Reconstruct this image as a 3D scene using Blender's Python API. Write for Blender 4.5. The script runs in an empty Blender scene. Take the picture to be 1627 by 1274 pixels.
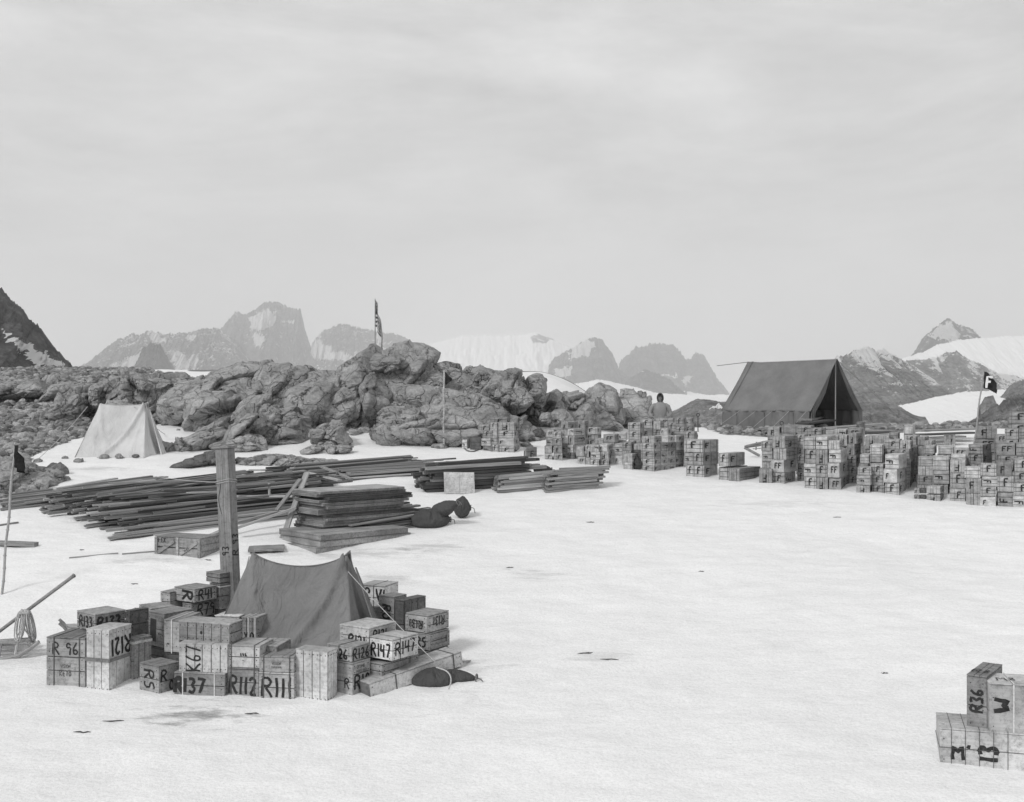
import bpy, bmesh, math, random
import numpy as np
from mathutils import Vector, Matrix
R = math.radians
random.seed(7)
RNG = np.random.default_rng(11)
scene = bpy.context.scene
COL = scene.collection
F, CX, HY, CAMZ = 1790.0, 813.5, 640.0, 4.8     # focal length in photo pixels, centre column, horizon row, eye height

# ---------------------------------------------------------------- camera
cam_d = bpy.data.cameras.new('camera'); cam = bpy.data.objects.new('camera', cam_d); COL.objects.link(cam)
cam.location = (0, 0, CAMZ); cam.rotation_euler = (R(90), 0, 0)
cam_d.lens = 36 * F / 1627; cam_d.sensor_width = 36; cam_d.shift_y = 3 / 1627
cam_d.clip_start = 0.3; cam_d.clip_end = 60000
scene.camera = cam
# ---------------------------------------------------------------- world, sun, exposure
SUN_AZ, SUN_EL = R(-138), R(38)      # azimuth measured from +Y (view direction) towards +X: behind and left of the camera
world = bpy.data.worlds.new('World'); scene.world = world; world.use_nodes = True
wn, wl = world.node_tree.nodes, world.node_tree.links
wn.clear()
def WN(t, **k):
    n = wn.new(t)
    for a, b in k.items(): setattr(n, a, b)
    return n
sky = WN('ShaderNodeTexSky', sky_type='NISHITA', sun_disc=False, sun_elevation=SUN_EL, sun_rotation=SUN_AZ)
bw = WN('ShaderNodeRGBToBW'); wl.new(sky.outputs[0], bw.inputs[0])
tc = WN('ShaderNodeTexCoord'); sep = WN('ShaderNodeSeparateXYZ'); wl.new(tc.outputs['Generated'], sep.inputs[0])
ramp = WN('ShaderNodeValToRGB'); wl.new(sep.outputs['Z'], ramp.inputs[0])
SKY = [(0.0, .70), (.045, .71), (.11, .665), (.19, .61), (.27, .65), (.34, .71), (.5, .62), (1.0, .56)]
el = ramp.color_ramp.elements
while len(el) < len(SKY): el.new(.5)
for e, (p, v) in zip(el, SKY): e.position = p; e.color = (v, v, v, 1)
mp = WN('ShaderNodeMapping'); mp.inputs['Scale'].default_value = (1.5, 1.5, 5.0); mp.inputs['Rotation'].default_value = (0, R(12), 0); mp.inputs['Location'].default_value = (1.7, .4, .3); wl.new(tc.outputs['Generated'], mp.inputs[0])
n1 = WN('ShaderNodeTexNoise'); n1.inputs['Scale'].default_value = 2.3; n1.inputs['Detail'].default_value = 8; n1.inputs['Roughness'].default_value = .58
n1.inputs['Distortion'].default_value = .5; wl.new(mp.outputs[0], n1.inputs['Vector'])
mr = WN('ShaderNodeMapRange'); mr.inputs['From Min'].default_value = .3; mr.inputs['From Max'].default_value = .7
mr.inputs['To Min'].default_value = .78; mr.inputs['To Max'].default_value = 1.22; wl.new(n1.outputs[0], mr.inputs[0])
n1b = WN('ShaderNodeTexNoise'); n1b.inputs['Scale'].default_value = 9; n1b.inputs['Detail'].default_value = 8; n1b.inputs['Roughness'].default_value = .65; wl.new(mp.outputs[0], n1b.inputs['Vector'])
nb = WN('ShaderNodeMath', operation='MULTIPLY_ADD'); nb.inputs[1].default_value = .3; wl.new(n1b.outputs[0], nb.inputs[0]); nc = WN('ShaderNodeMath', operation='MULTIPLY_ADD'); nc.inputs[1].default_value = .85; nc.inputs[2].default_value = -.075
wl.new(n1.outputs[0], nc.inputs[0]); wl.new(nc.outputs[0], nb.inputs[2]); wl.new(nb.outputs[0], mr.inputs[0])
# cloud streaks only well above the horizon
mh = WN('ShaderNodeMapRange'); mh.inputs['From Min'].default_value = .02; mh.inputs['From Max'].default_value = .2; wl.new(sep.outputs['Z'], mh.inputs[0])
mx1 = WN('ShaderNodeMix', data_type='FLOAT'); mx1.inputs['A'].default_value = 1.0
wl.new(mh.outputs[0], mx1.inputs['Factor']); wl.new(mr.outputs[0], mx1.inputs['B'])
mul = WN('ShaderNodeMath', operation='MULTIPLY'); wl.new(ramp.outputs[0], mul.inputs[0]); wl.new(mx1.outputs[0], mul.inputs[1])
# overcast deck over the clear sky: a little of the clear sky comes through
sk = WN('ShaderNodeMath', operation='MULTIPLY'); sk.inputs[1].default_value = .1; wl.new(bw.outputs[0], sk.inputs[0])
mx2 = WN('ShaderNodeMix', data_type='FLOAT'); mx2.inputs['Factor'].default_value = .04
wl.new(mul.outputs[0], mx2.inputs['A']); wl.new(sk.outputs[0], mx2.inputs['B'])
bg = WN('ShaderNodeBackground'); bg.inputs['Strength'].default_value = 1.0; wl.new(mx2.outputs[0], bg.inputs['Color'])
wo = WN('ShaderNodeOutputWorld'); wl.new(bg.outputs[0], wo.inputs[0])
sd = bpy.data.lights.new('sun', 'SUN'); sd.energy = 2.1; sd.angle = R(12); sd.color = (1, 1, 1)
sun = bpy.data.objects.new('sun', sd); COL.objects.link(sun)
_d = Vector((math.sin(SUN_AZ) * math.cos(SUN_EL), math.cos(SUN_AZ) * math.cos(SUN_EL), math.sin(SUN_EL)))
sun.rotation_euler = _d.to_track_quat('Z', 'Y').to_euler(); sun.location = (0, 0, 60)
scene.view_settings.view_transform = 'Standard'; scene.view_settings.look = 'None'
scene.view_settings.exposure = .05; scene.view_settings.gamma = 1
scene.cycles.volume_bounces = 2

# ---------------------------------------------------------------- numpy noise
def _hash(ix, iy, iz, s=0):
    n = (ix.astype(np.int64) * 374761393 + iy.astype(np.int64) * 668265263 + iz.astype(np.int64) * 2147483647 + s * 1274126177) & 0xffffffff
    n = ((n ^ (n >> 13)) * 1274126177) & 0xffffffff
    n = ((n ^ (n >> 15)) * 2246822519) & 0xffffffff
    return ((n ^ (n >> 16)) & 0xffffff) / float(0xffffff)
def vnoise(p, s=0):                      # value noise 0..1 at points (n,3)
    i = np.floor(p); f = p - i; f = f * f * (3 - 2 * f); i = i.astype(np.int64)
    r = 0
    for dx in (0, 1):
        wx = f[:, 0] if dx else 1 - f[:, 0]
        for dy in (0, 1):
            wy = f[:, 1] if dy else 1 - f[:, 1]
            for dz in (0, 1):
                wz = f[:, 2] if dz else 1 - f[:, 2]
                r = r + wx * wy * wz * _hash(i[:, 0] + dx, i[:, 1] + dy, i[:, 2] + dz, s)
    return r
def fbm(p, o=4, g=.5, s=0, ridged=False):
    r = 0; a = 1; t = 0
    for k in range(o):
        v = vnoise(p * 2.0 ** k + 17.3 * k, s + k)
        if ridged: v = 1 - np.abs(2 * v - 1)
        r = r + a * v; t += a; a *= g
    return r / t
def worley(p, s=0):                      # returns F1, F2, id, vector to the cell centre
    i = np.floor(p).astype(np.int64); f1 = np.full(len(p), 9.); f2 = f1.copy(); cid = np.zeros(len(p)); vec = np.zeros((len(p), 3))
    for dx in (-1, 0, 1):
        for dy in (-1, 0, 1):
            for dz in (-1, 0, 1):
                a, b, c = i[:, 0] + dx, i[:, 1] + dy, i[:, 2] + dz
                q = np.stack([a + _hash(a, b, c, s), b + _hash(a, b, c, s + 1), c + _hash(a, b, c, s + 2)], 1)
                d = np.sqrt(((q - p) ** 2).sum(1)); h = _hash(a, b, c, s + 3)
                m = d < f1
                f2 = np.where(m, f1, np.minimum(f2, d)); cid = np.where(m, h, cid); vec = np.where(m[:, None], p - q, vec); f1 = np.where(m, d, f1)
    return f1, f2, cid, vec
def sstep(a, b, x):
    t = np.clip((x - a) / (b - a), 0, 1); return t * t * (3 - 2 * t)

# ---------------------------------------------------------------- terrain height
_PY = np.array([-60, -10, 0, 24, 28, 33, 38, 44, 52, 70, 120, 300, 400])
_PR = np.array([-7.8, -1.3, 0, 3.12, 3.42, 3.68, 3.87, 3.92, 3.6, 2.2, -3, -12, -12])
_PL = np.array([-7.8, -1.3, 0, 3.12, 3.64, 4.29, 4.94, 5.72, 6.3, 6.6, 4, -12, -12])
def ground(X, Y):
    X = np.atleast_1d(np.asarray(X, float)); Y = np.atleast_1d(np.asarray(Y, float))
    t = X / np.maximum(Y, 3)
    w = sstep(.13, .02, t)
    z = np.interp(Y, _PY, _PR) * (1 - w) + np.interp(Y, _PY, _PL) * w
    near = sstep(300, 60, np.abs(Y))
    P = np.stack([X, Y, 0 * X], 1)
    z = z + near * ((fbm(P * .22, 3, .5, 5) - .5) * .22 + (fbm(P * 1.1, 3, .55, 9) - .5) * .07 + np.where((Y > 6) & (Y < 45), (fbm(P * np.array([3.2, 5.5, 1]), 2, .6, 15) - .5) * .028, 0))
    # snow bank against the rock dome and a dip between the outcrops
    z = z + .35 * np.exp(-(((X + 4.3) / 1.8) ** 2 + ((Y - 31.5) / 2.0) ** 2))
    return z
def g1(X, Y): return float(ground(X, Y)[0])
_cache = {}
def at(px, py, lift=0):
    """ground point seen at photo pixel (px,py)"""
    k = (round(px, 1), round(py, 1))
    if k not in _cache:
        tx = (px - CX) / F; tz = (HY - py) / F
        Y = np.concatenate([np.arange(5, 60, .6), np.arange(60, 400, 12)])
        h = ground(tx * Y, Y) - (CAMZ + tz * Y)
        idx = np.argmax(h > 0) if (h > 0).any() else len(Y) - 1
        if idx > 0:
            Y = np.linspace(Y[idx - 1], Y[idx], 13); h = ground(tx * Y, Y) - (CAMZ + tz * Y)
            idx = np.argmax(h > 0) if (h > 0).any() else len(Y) - 1
        y = Y[idx]
        if idx > 0 and h[idx] > 0:
            y = Y[idx - 1] + (Y[idx] - Y[idx - 1]) * (-h[idx - 1]) / (h[idx] - h[idx - 1])
        _cache[k] = Vector((tx * y, y, CAMZ + tz * y))
    v = _cache[k].copy(); v.z += lift
    return v
def pix(px, py, Y):                       # point at distance Y seen at a pixel
    return Vector(((px - CX) / F * Y, Y, CAMZ + (HY - py) / F * Y))

# ---------------------------------------------------------------- objects
def tag(o, label=None, cat=None, group=None, kind=None):
    if label: o['label'] = label
    if cat: o['category'] = cat
    if group: o['group'] = group
    if kind: o['kind'] = kind
    return o
def link(name, me, parent=None, loc=(0, 0, 0), rz=0.0, mats=None):
    if mats:
        for m in mats: me.materials.append(m)
    o = bpy.data.objects.new(name, me); COL.objects.link(o)
    o.location = loc; o.rotation_euler = (0, 0, rz)
    if parent: o.parent = parent
    return o
def empty(name, loc=(0, 0, 0), rz=0.0):
    o = bpy.data.objects.new(name, None); COL.objects.link(o); o.location = loc; o.rotation_euler = (0, 0, rz)
    o.empty_display_size = .2
    return o
def npmesh(name, V, Fc, smooth=True):
    me = bpy.data.meshes.new(name)
    V = np.asarray(V, np.float32); Fc = np.asarray(Fc, np.int32); n = Fc.shape[1]
    me.vertices.add(len(V)); me.vertices.foreach_set('co', V.ravel())
    me.loops.add(Fc.size); me.loops.foreach_set('vertex_index', Fc.ravel())
    me.polygons.add(len(Fc)); me.polygons.foreach_set('loop_start', np.arange(0, Fc.size, n, dtype=np.int32))
    me.polygons.foreach_set('loop_total', np.full(len(Fc), n, np.int32))
    me.update(calc_edges=True); me.validate()
    me.polygons.foreach_set('use_smooth', np.full(len(me.polygons), smooth, bool))
    return me
def grid_faces(nu, nv):
    i, j = np.meshgrid(np.arange(nu - 1), np.arange(nv - 1), indexing='ij')
    a = (i * nv + j).ravel()
    return np.stack([a, a + nv, a + nv + 1, a + 1], 1)
class MB:
    """collects boxes, tubes and sheets into one mesh; mi = material slot"""
    def __init__(s): s.v = []; s.f = []; s.m = []
    def add(s, V, Fc, mi=0):
        b = len(s.v); s.v += [tuple(v) for v in V]; s.f += [tuple(b + i for i in f) for f in Fc]; s.m += [mi] * len(Fc)
    def box(s, c, d, mi=0, rot=None, bev=0.0):
        x, y, z = d[0] / 2, d[1] / 2, d[2] / 2
        b = min(bev, x * .4, y * .4, z * .4)
        if b <= 0:
            V = [(-x, -y, -z), (x, -y, -z), (x, y, -z), (-x, y, -z), (-x, -y, z), (x, -y, z), (x, y, z), (-x, y, z)]
            Fc = [(0, 3, 2, 1), (4, 5, 6, 7), (0, 1, 5, 4), (1, 2, 6, 5), (2, 3, 7, 6), (3, 0, 4, 7)]
        else:
            V = []; 
            for sx in (-1, 1):
                for sy in (-1, 1):
                    for sz in (-1, 1):
                        V += [(sx * x, sy * (y - b), sz * (z - b)), (sx * (x - b), sy * y, sz * (z - b)), (sx * (x - b), sy * (y - b), sz * z)]
            def I(sx, sy, sz, k): return ((sx > 0) * 4 + (sy > 0) * 2 + (sz > 0)) * 3 + k
            Fc = []
            for q in (-1, 1):
                Fc.append([I(q, a, c_, 0) for a, c_ in ((-1, -1), (1, -1), (1, 1), (-1, 1))][::q])
                Fc.append([I(a, q, c_, 1) for a, c_ in ((-1, -1), (1, -1), (1, 1), (-1, 1))][::-q])
                Fc.append([I(a, c_, q, 2) for a, c_ in ((-1, -1), (1, -1), (1, 1), (-1, 1))][::q])
            for a in (-1, 1):
                for c_ in (-1, 1):
                    Fc.append([I(a, c_, -1, 0), I(a, c_, 1, 0), I(a, c_, 1, 1), I(a, c_, -1, 1)][::a * c_])
                    Fc.append([I(a, -1, c_, 0), I(a, -1, c_, 2), I(a, 1, c_, 2), I(a, 1, c_, 0)][::a * c_])
                    Fc.append([I(-1, a, c_, 1), I(1, a, c_, 1), I(1, a, c_, 2), I(-1, a, c_, 2)][::a * c_])
                    for e in (-1, 1):
                        Fc.append([I(a, c_, e, 0), I(a, c_, e, 1), I(a, c_, e, 2)][::a * c_ * e])
        c = Vector(c)
        V = [(rot @ Vector(v) + c) if rot is not None else (Vector(v) + c) for v in V]
        s.add(V, Fc, mi); return s
    def tube(s, pts, r, mi=0, n=6, cap=True):
        pts = [Vector(p) for p in pts]; rs = r if isinstance(r, (list, tuple)) else [r] * len(pts)
        V = []; Fc = []; up = None
        for i, p in enumerate(pts):
            t = (pts[min(i + 1, len(pts) - 1)] - pts[max(i - 1, 0)]).normalized()
            if up is None: up = Vector((0, 0, 1)) if abs(t.z) < .9 else Vector((1, 0, 0))
            a = t.cross(up)
            if a.length < 1e-5: a = t.orthogonal()
            a.normalize(); b = a.cross(t); up = b
            for k in range(n):
                q = 2 * math.pi * k / n
                V.append(p + (a * math.cos(q) + b * math.sin(q)) * rs[i])
        for i in range(len(pts) - 1):
            for k in range(n):
                Fc.append((i * n + k, i * n + (k + 1) % n, (i + 1) * n + (k + 1) % n, (i + 1) * n + k))
        if cap: Fc.append(tuple(range(n - 1, -1, -1))); Fc.append(tuple((len(pts) - 1) * n + k for k in range(n)))
        s.add(V, Fc, mi); return s
    def mesh(s, name, smooth=False):
        me = bpy.data.meshes.new(name); me.from_pydata(s.v, [], s.f)
        me.polygons.foreach_set('material_index', s.m)
        if smooth: me.polygons.foreach_set('use_smooth', [True] * len(s.f))
        me.update(); return me
    def build(s, name, mats, parent=None, loc=(0, 0, 0), rz=0.0, smooth=False):
        return link(name, s.mesh(name, smooth), parent, loc, rz, mats if isinstance(mats, list) else [mats])

# ---------------------------------------------------------------- materials
class NT:
    def __init__(s, name):
        s.m = bpy.data.materials.new(name); s.m.use_nodes = True; s.t = s.m.node_tree; s.t.nodes.clear()
        s.b = s.n('ShaderNodeBsdfPrincipled'); o = s.n('ShaderNodeOutputMaterial'); s.l(s.b.outputs[0], o.inputs[0])
        s.tc = s.n('ShaderNodeTexCoord'); s.out = o
    def n(s, t, **k):
        x = s.t.nodes.new(t)
        for a, b in k.items(): setattr(x, a, b)
        return x
    def l(s, a, b): s.t.links.new(a, b)
    def noise(s, scale, detail=4, rough=.55, vec=None, dist=0.0, coord='Object', stretch=None):
        x = s.n('ShaderNodeTexNoise'); x.inputs['Scale'].default_value = scale; x.inputs['Detail'].default_value = detail
        x.inputs['Roughness'].default_value = rough; x.inputs['Distortion'].default_value = dist
        v = vec or s.tc.outputs[coord]
        if stretch: 
            mp = s.n('ShaderNodeMapping'); mp.inputs['Scale'].default_value = stretch; s.l(v, mp.inputs[0]); v = mp.outputs[0]
        s.l(v, x.inputs['Vector']); return x.outputs[0]
    def math(s, op, a, b=None, c=None, clamp=False):
        x = s.n('ShaderNodeMath', operation=op); x.use_clamp = clamp
        for i, v in enumerate((a, b, c)):
            if v is None: continue
            if isinstance(v, (int, float)): x.inputs[i].default_value = v
            else: s.l(v, x.inputs[i])
        return x.outputs[0]
    def rng(s, v, a, b, c, d):
        x = s.n('ShaderNodeMapRange'); s.l(v, x.inputs[0])
        for i, q in enumerate((a, b, c, d)): x.inputs[i + 1].default_value = q
        return x.outputs[0]
    def mixf(s, f, a, b):
        x = s.n('ShaderNodeMix', data_type='FLOAT')
        for k, v in (('Factor', f), ('A', a), ('B', b)):
            if isinstance(v, (int, float)): x.inputs[k].default_value = v
            else: s.l(v, x.inputs[k])
        return x.outputs[0]
    def bump(s, h, strength, dist):
        x = s.n('ShaderNodeBump'); x.inputs['Strength'].default_value = strength; x.inputs['Distance'].default_value = dist
        s.l(h, x.inputs['Height']); s.l(x.outputs[0], s.b.inputs['Normal'])
    def fin(s, col, rough=.85, spec=.25):
        c = s.n('ShaderNodeCombineColor')
        for i in range(3):
            if isinstance(col, (int, float)): c.inputs[i].default_value = col
            else: s.l(col, c.inputs[i])
        s.l(c.outputs[0], s.b.inputs['Base Color'])
        s.b.inputs['Roughness'].default_value = rough; s.b.inputs['Specular IOR Level'].default_value = spec
        return s.m
def attr(s, name): return s.n('ShaderNodeAttribute', attribute_name=name).outputs['Fac']
def oinfo(s): return s.n('ShaderNodeObjectInfo').outputs['Random']

def m_wood(name, base, var=.3, sc=1.0, grain=(2, 40, 40), speck=.5):
    s = NT(name); r = oinfo(s)
    g = s.noise(1.0 * sc, 5, .6, stretch=grain, dist=.4)
    big = s.noise(2.3 * sc, 3); sp = s.noise(21 * sc, 7, .8)
    v = s.math('MULTIPLY', s.rng(g, .25, .75, 1 - var, 1 + var), s.rng(big, .3, .7, .64, 1.24))
    v = s.math('MULTIPLY', v, s.rng(sp, .32, .52, 1 - speck, 1.06))
    v = s.math('MULTIPLY', v, s.rng(r, 0, 1, .72, 1.2))
    v = s.math('MULTIPLY', v, base)
    s.bump(g, .35, .01)
    return s.fin(v, .8, .2)
def m_plain(name, base, nsc=8, var=.12, rough=.85, bump=.2, bd=.01):
    s = NT(name); n = s.noise(nsc, 5, .6)
    v = s.math('MULTIPLY', s.rng(n, .3, .7, 1 - var, 1 + var), base)
    s.bump(n, bump, bd)
    return s.fin(v, rough)
def m_cloth(name, base, wrinkle=.5, rough=.9):
    s = NT(name); n = s.noise(1.3, 5, .6); f = s.noise(260, 2, .8); w = s.noise(3.2, 4, .55, dist=1.4, stretch=(1, 1, .45))
    v = s.math('MULTIPLY', s.math('MULTIPLY', s.rng(n, .3, .7, .82, 1.16), s.rng(f, .3, .7, .8, 1.2)), base)
    h = s.math('ADD', s.math('MULTIPLY', w, 1.6), s.math('ADD', s.math('MULTIPLY', s.noise(11, 4, .6, dist=.8), .25), s.math('MULTIPLY', f, .03)))
    s.bump(h, wrinkle, .05)
    return s.fin(v, rough, .1)
M = {}
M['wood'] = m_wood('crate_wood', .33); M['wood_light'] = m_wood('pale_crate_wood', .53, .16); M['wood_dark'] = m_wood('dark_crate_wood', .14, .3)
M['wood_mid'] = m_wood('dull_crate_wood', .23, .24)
M['fwood'] = m_wood('food_crate_wood', .36, .22, 1.0, (2, 18, 18), .45); M['fwood2'] = m_wood('pale_food_crate_wood', .5, .2, 1.0, (2, 18, 18), .4)
M['fwood3'] = m_wood('dull_food_crate_wood', .27, .25, 1.0, (2, 18, 18), .4)
M['seam'] = m_plain('gap_between_boards', .035)
M['ink'] = m_plain('black_stencil_paint', .028, 30, .5, .6)
M['print'] = m_plain('faded_printing', .14, 30, .6, .8)
M['paper'] = m_plain('paper_label', .72, 30, .1)
M['board'] = m_wood('weathered_board', .27, .35, 1.0, (1.5, 30, 30), .3)
M['board_dark'] = m_wood('dark_board', .085, .35, 1.0, (1.5, 30, 30), .3)
M['board_light'] = m_wood('pale_board', .42, .25, 1.0, (1.5, 30, 30), .3)
M['wire'] = m_plain('strap_steel', .09, 40, .2, .5); M['wire_light'] = m_plain('pale_cord', .6, 40, .2, .6)
M['rope'] = m_plain('hemp_rope', .42, 60, .3, .9, .6)
M['rope_dark'] = m_plain('dark_rope', .16, 60, .3, .9, .6)
M['tent'] = m_cloth('pup_tent_canvas', .21, 1.0); M['tent_white'] = m_cloth('pale_tent_canvas', .56, .6); M['tent_big'] = m_cloth('wall_tent_canvas', .18, .5)
M['bag'] = m_cloth('dark_bag_cloth', .075, 1.0); M['iron'] = m_plain('dark_iron', .05, 20, .3, .6)
M['bamboo'] = m_plain('bamboo', .33, 20, .2, .6); M['black_cloth'] = m_cloth('black_flag_cloth', .03, .3)
M['white_cloth'] = m_plain('white_cloth', .75, 20, .08); M['flag_blue'] = m_plain('flag_canton_cloth', .04, 20, .1); M['flag_red'] = m_plain('flag_stripe_cloth', .07, 20, .1)

def m_rock(name, base, sc=1.0, bump=1.0, bd=.06, island=False):
    s = NT(name)
    n = s.noise(1.1 * sc, 7, .62); f = s.noise(14 * sc, 5, .7); st = s.noise(1.0 * sc, 5, .6, stretch=(1.2, 1.2, 7), dist=1.0)
    big = s.noise(.35 * sc, 3)
    v = s.math('MULTIPLY', s.rng(n, .25, .75, .66, 1.34), s.rng(f, .25, .75, .62, 1.38))
    v = s.math('MULTIPLY', v, s.rng(st, .3, .7, .88, 1.12))
    v = s.math('MULTIPLY', v, s.rng(big, .3, .7, .88, 1.14))
    v = s.math('MULTIPLY', v, base)
    if island: v = s.math('MULTIPLY', v, s.rng(s.n('ShaderNodeNewGeometry').outputs['Random Per Island'], 0, 1, .5, 1.5))
    vo = s.n('ShaderNodeTexVoronoi', feature='DISTANCE_TO_EDGE'); vo.inputs['Scale'].default_value = 1.7 * sc
    ds = s.n('ShaderNodeVectorMath', operation='MULTIPLY_ADD')
    nv = s.n('ShaderNodeTexNoise'); nv.inputs['Scale'].default_value = 1.4 * sc; nv.inputs['Detail'].default_value = 5; s.l(s.tc.outputs['Object'], nv.inputs['Vector'])
    s.l(nv.outputs['Color'], ds.inputs[0]); ds.inputs[1].default_value = (.9 / sc, .9 / sc, .9 / sc); s.l(s.tc.outputs['Object'], ds.inputs[2])
    s.l(ds.outputs[0], vo.inputs['Vector'])
    crack = s.rng(vo.outputs['Distance'], 0, .055, 0, 1)
    h = s.math('ADD', s.math('MULTIPLY', n, 1.3), s.math('ADD', s.math('MULTIPLY', f, .5), s.math('ADD', s.math('MULTIPLY', st, .8), s.math('MULTIPLY', crack, .5))))
    s.bump(h, bump, bd)
    return s.fin(v, .9, .2)
M['rubble'] = m_rock('scree_stone', .28, 3.0, .8, .05, True)
M['rock'] = m_rock('granite', .36, 1.0, 1.0, .12); M['rock_small'] = m_rock('rubble_stone', .32, 3.0, .8, .06)
M['rock_dark'] = m_rock('dark_stone', .15, 2.5, .8, .06)
# ================================================================ ground
def m_ground():
    s = NT('snow_ground'); g = attr(s, 'gravel')
    co = s.tc.outputs['Object']
    big = s.noise(.16, 4, .5); mid = s.noise(1.3, 4, .6, stretch=(1, 2.2, 1)); fine = s.noise(34, 3, .75); grain = s.noise(9, 4, .7)
    v = s.math('MULTIPLY', s.rng(big, .3, .7, .95, 1.02), s.rng(mid, .3, .7, .94, 1.03))
    v = s.math('MULTIPLY', v, s.rng(fine, .25, .6, .86, 1.04))
    v = s.math('MULTIPLY', v, .84)
    # trodden, dirty patches with a shape of their own
    for (px, py, rx, ry, amt) in DIRT:
        p = at(px, py)
        vm = s.n('ShaderNodeMapping', vector_type='POINT'); vm.inputs['Location'].default_value = (-p.x / rx, -p.y / ry, 0); vm.inputs['Scale'].default_value = (1 / rx, 1 / ry, 0)
        s.l(co, vm.inputs[0])
        ln = s.n('ShaderNodeVectorMath', operation='LENGTH'); s.l(vm.outputs[0], ln.inputs[0])
        d = s.math('ADD', s.rng(ln.outputs['Value'], 0, 1, .42, -.1), s.math('MULTIPLY', s.math('SUBTRACT', s.noise(2.2, 6, .7, stretch=(1, 2.6, 1)), .5), 1.7))
        k = s.math('MULTIPLY', s.rng(d, .12, .45, 0, 1), s.rng(ln.outputs['Value'], .8, 1.1, amt, 0))
        v = s.mixf(k, v, .26)
    n = s.noise(2.2, 6, .65); f2 = s.noise(14, 5, .7)
    rk = s.math('MULTIPLY', s.math('MULTIPLY', s.rng(n, .3, .7, .6, 1.3), s.rng(f2, .3, .7, .6, 1.4)), .2)
    v = s.mixf(g, v, rk)
    h = s.math('ADD', s.math('MULTIPLY', fine, .35), s.math('ADD', s.math('MULTIPLY', grain, .9), s.math('MULTIPLY', mid, 2.5)))
    s.bump(h, .5, .035)
    return s.fin(v, .75, .15)
DIRT = [(320, 1134, .95, .55, .85), (700, 1062, 1.3, .6, .35), (620, 924, .7, .5, .35), (150, 745, 1.6, .5, .5), (560, 880, 2.0, .6, .4), (850, 912, .8, .5, .3),
        (690, 868, 1.0, .5, .4), (240, 890, 1.2, .4, .3), (955, 1042, .6, .4, .25), (1230, 800, 2, .6, .2), (60, 1040, .8, .5, .35)]
def inpoly(px, py, poly):
    r = np.zeros(len(px), bool); n = len(poly)
    for i in range(n):
        x1, y1 = poly[i]; x2, y2 = poly[(i + 1) % n]
        if y1 == y2: continue
        c = ((y1 > py) != (y2 > py)) & (px < (x2 - x1) * (py - y1) / (y2 - y1) + x1); r ^= c
    return r
SCREE = [(-260, 560), (160, 560), (270, 600), (300, 640), (262, 664), (236, 676), (228, 684), (212, 688), (150, 688), (120, 698), (78, 712), (50, 726), (36, 742), (95, 752), (92, 768), (60, 780), (0, 792), (-260, 830)]
SHORE = [(1040, 640), (1160, 640), (1330, 650), (1480, 655), (1640, 660), (1640, 680), (1480, 684), (1330, 692), (1290, 697), (1150, 690), (1120, 679), (1060, 682), (1010, 668)]
SNOWHOLES = [[(5, 612), (60, 610), (110, 622), (90, 628), (20, 622)]]
def build_ground():
    ys = np.concatenate([np.linspace(-40, 5, 24), 5 + np.cumsum(np.linspace(.05, .12, 460)), ])
    y0 = ys[-1]; ys = np.concatenate([ys, y0 + (np.geomspace(1, 260, 110) - 1) + .15])
    u = np.linspace(-1, 1, 560)
    U, Y = np.meshgrid(u, ys, indexing='ij')
    halfw = np.where(Y < 8, 9 + (8 - Y) * .3, 4.5 + Y * .56)
    X = U * halfw
    Z = ground(X.ravel(), Y.ravel()).reshape(X.shape)
    V = np.stack([X.ravel(), Y.ravel(), Z.ravel()], 1)
    me = npmesh('ground', V, grid_faces(*X.shape))
    Yc = np.maximum(V[:, 1], 2)
    px = V[:, 0] / Yc * F + CX; py = HY - (V[:, 2] - CAMZ) / Yc * F
    jx = (fbm(V * .9, 3, .6, 31) - .5) * 34; jy = (fbm(V * .9, 3, .6, 37) - .5) * 14
    m = (inpoly(px + jx, py + jy, SCREE) | inpoly(px + jx * .6, py + jy * .5, SHORE)) & (V[:, 1] > 15)
    for h in SNOWHOLES: m &= ~(inpoly(px + jx * .3, py + jy * .2, h))
    m |= (V[:, 1] > 50) & (V[:, 1] < 130) & (px > 300)
    a = me.attributes.new('gravel', 'FLOAT', 'POINT'); a.data.foreach_set('value', m.astype(np.float32))
    tag(link('ground', me, mats=[m_ground()]), kind='structure')
    # far plain of bay ice and snow, out to the horizon
    s = NT('bay_ice'); n = s.noise(.006, 5, .6, stretch=(1, 2.5, 1)); n2 = s.noise(.05, 4)
    v = s.math('MULTIPLY', s.rng(n, .42, .58, .42, .82), s.rng(n2, .3, .7, .92, 1.05))
    ys2 = np.array([-400, 0, 150, 300, 600, 1000, 2000, 4000, 9000, 20000, 40000.]); us = np.linspace(-1, 1, 9)
    U, Y = np.meshgrid(us, ys2, indexing='ij'); X = U * (np.abs(Y) * .9 + 500)
    me = npmesh('water', np.stack([X.ravel(), Y.ravel(), np.full(X.size, -11.2)], 1), grid_faces(*X.shape))
    tag(link('water', me, mats=[s.fin(v, .7, .2)]), kind='structure')
build_ground()

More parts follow.
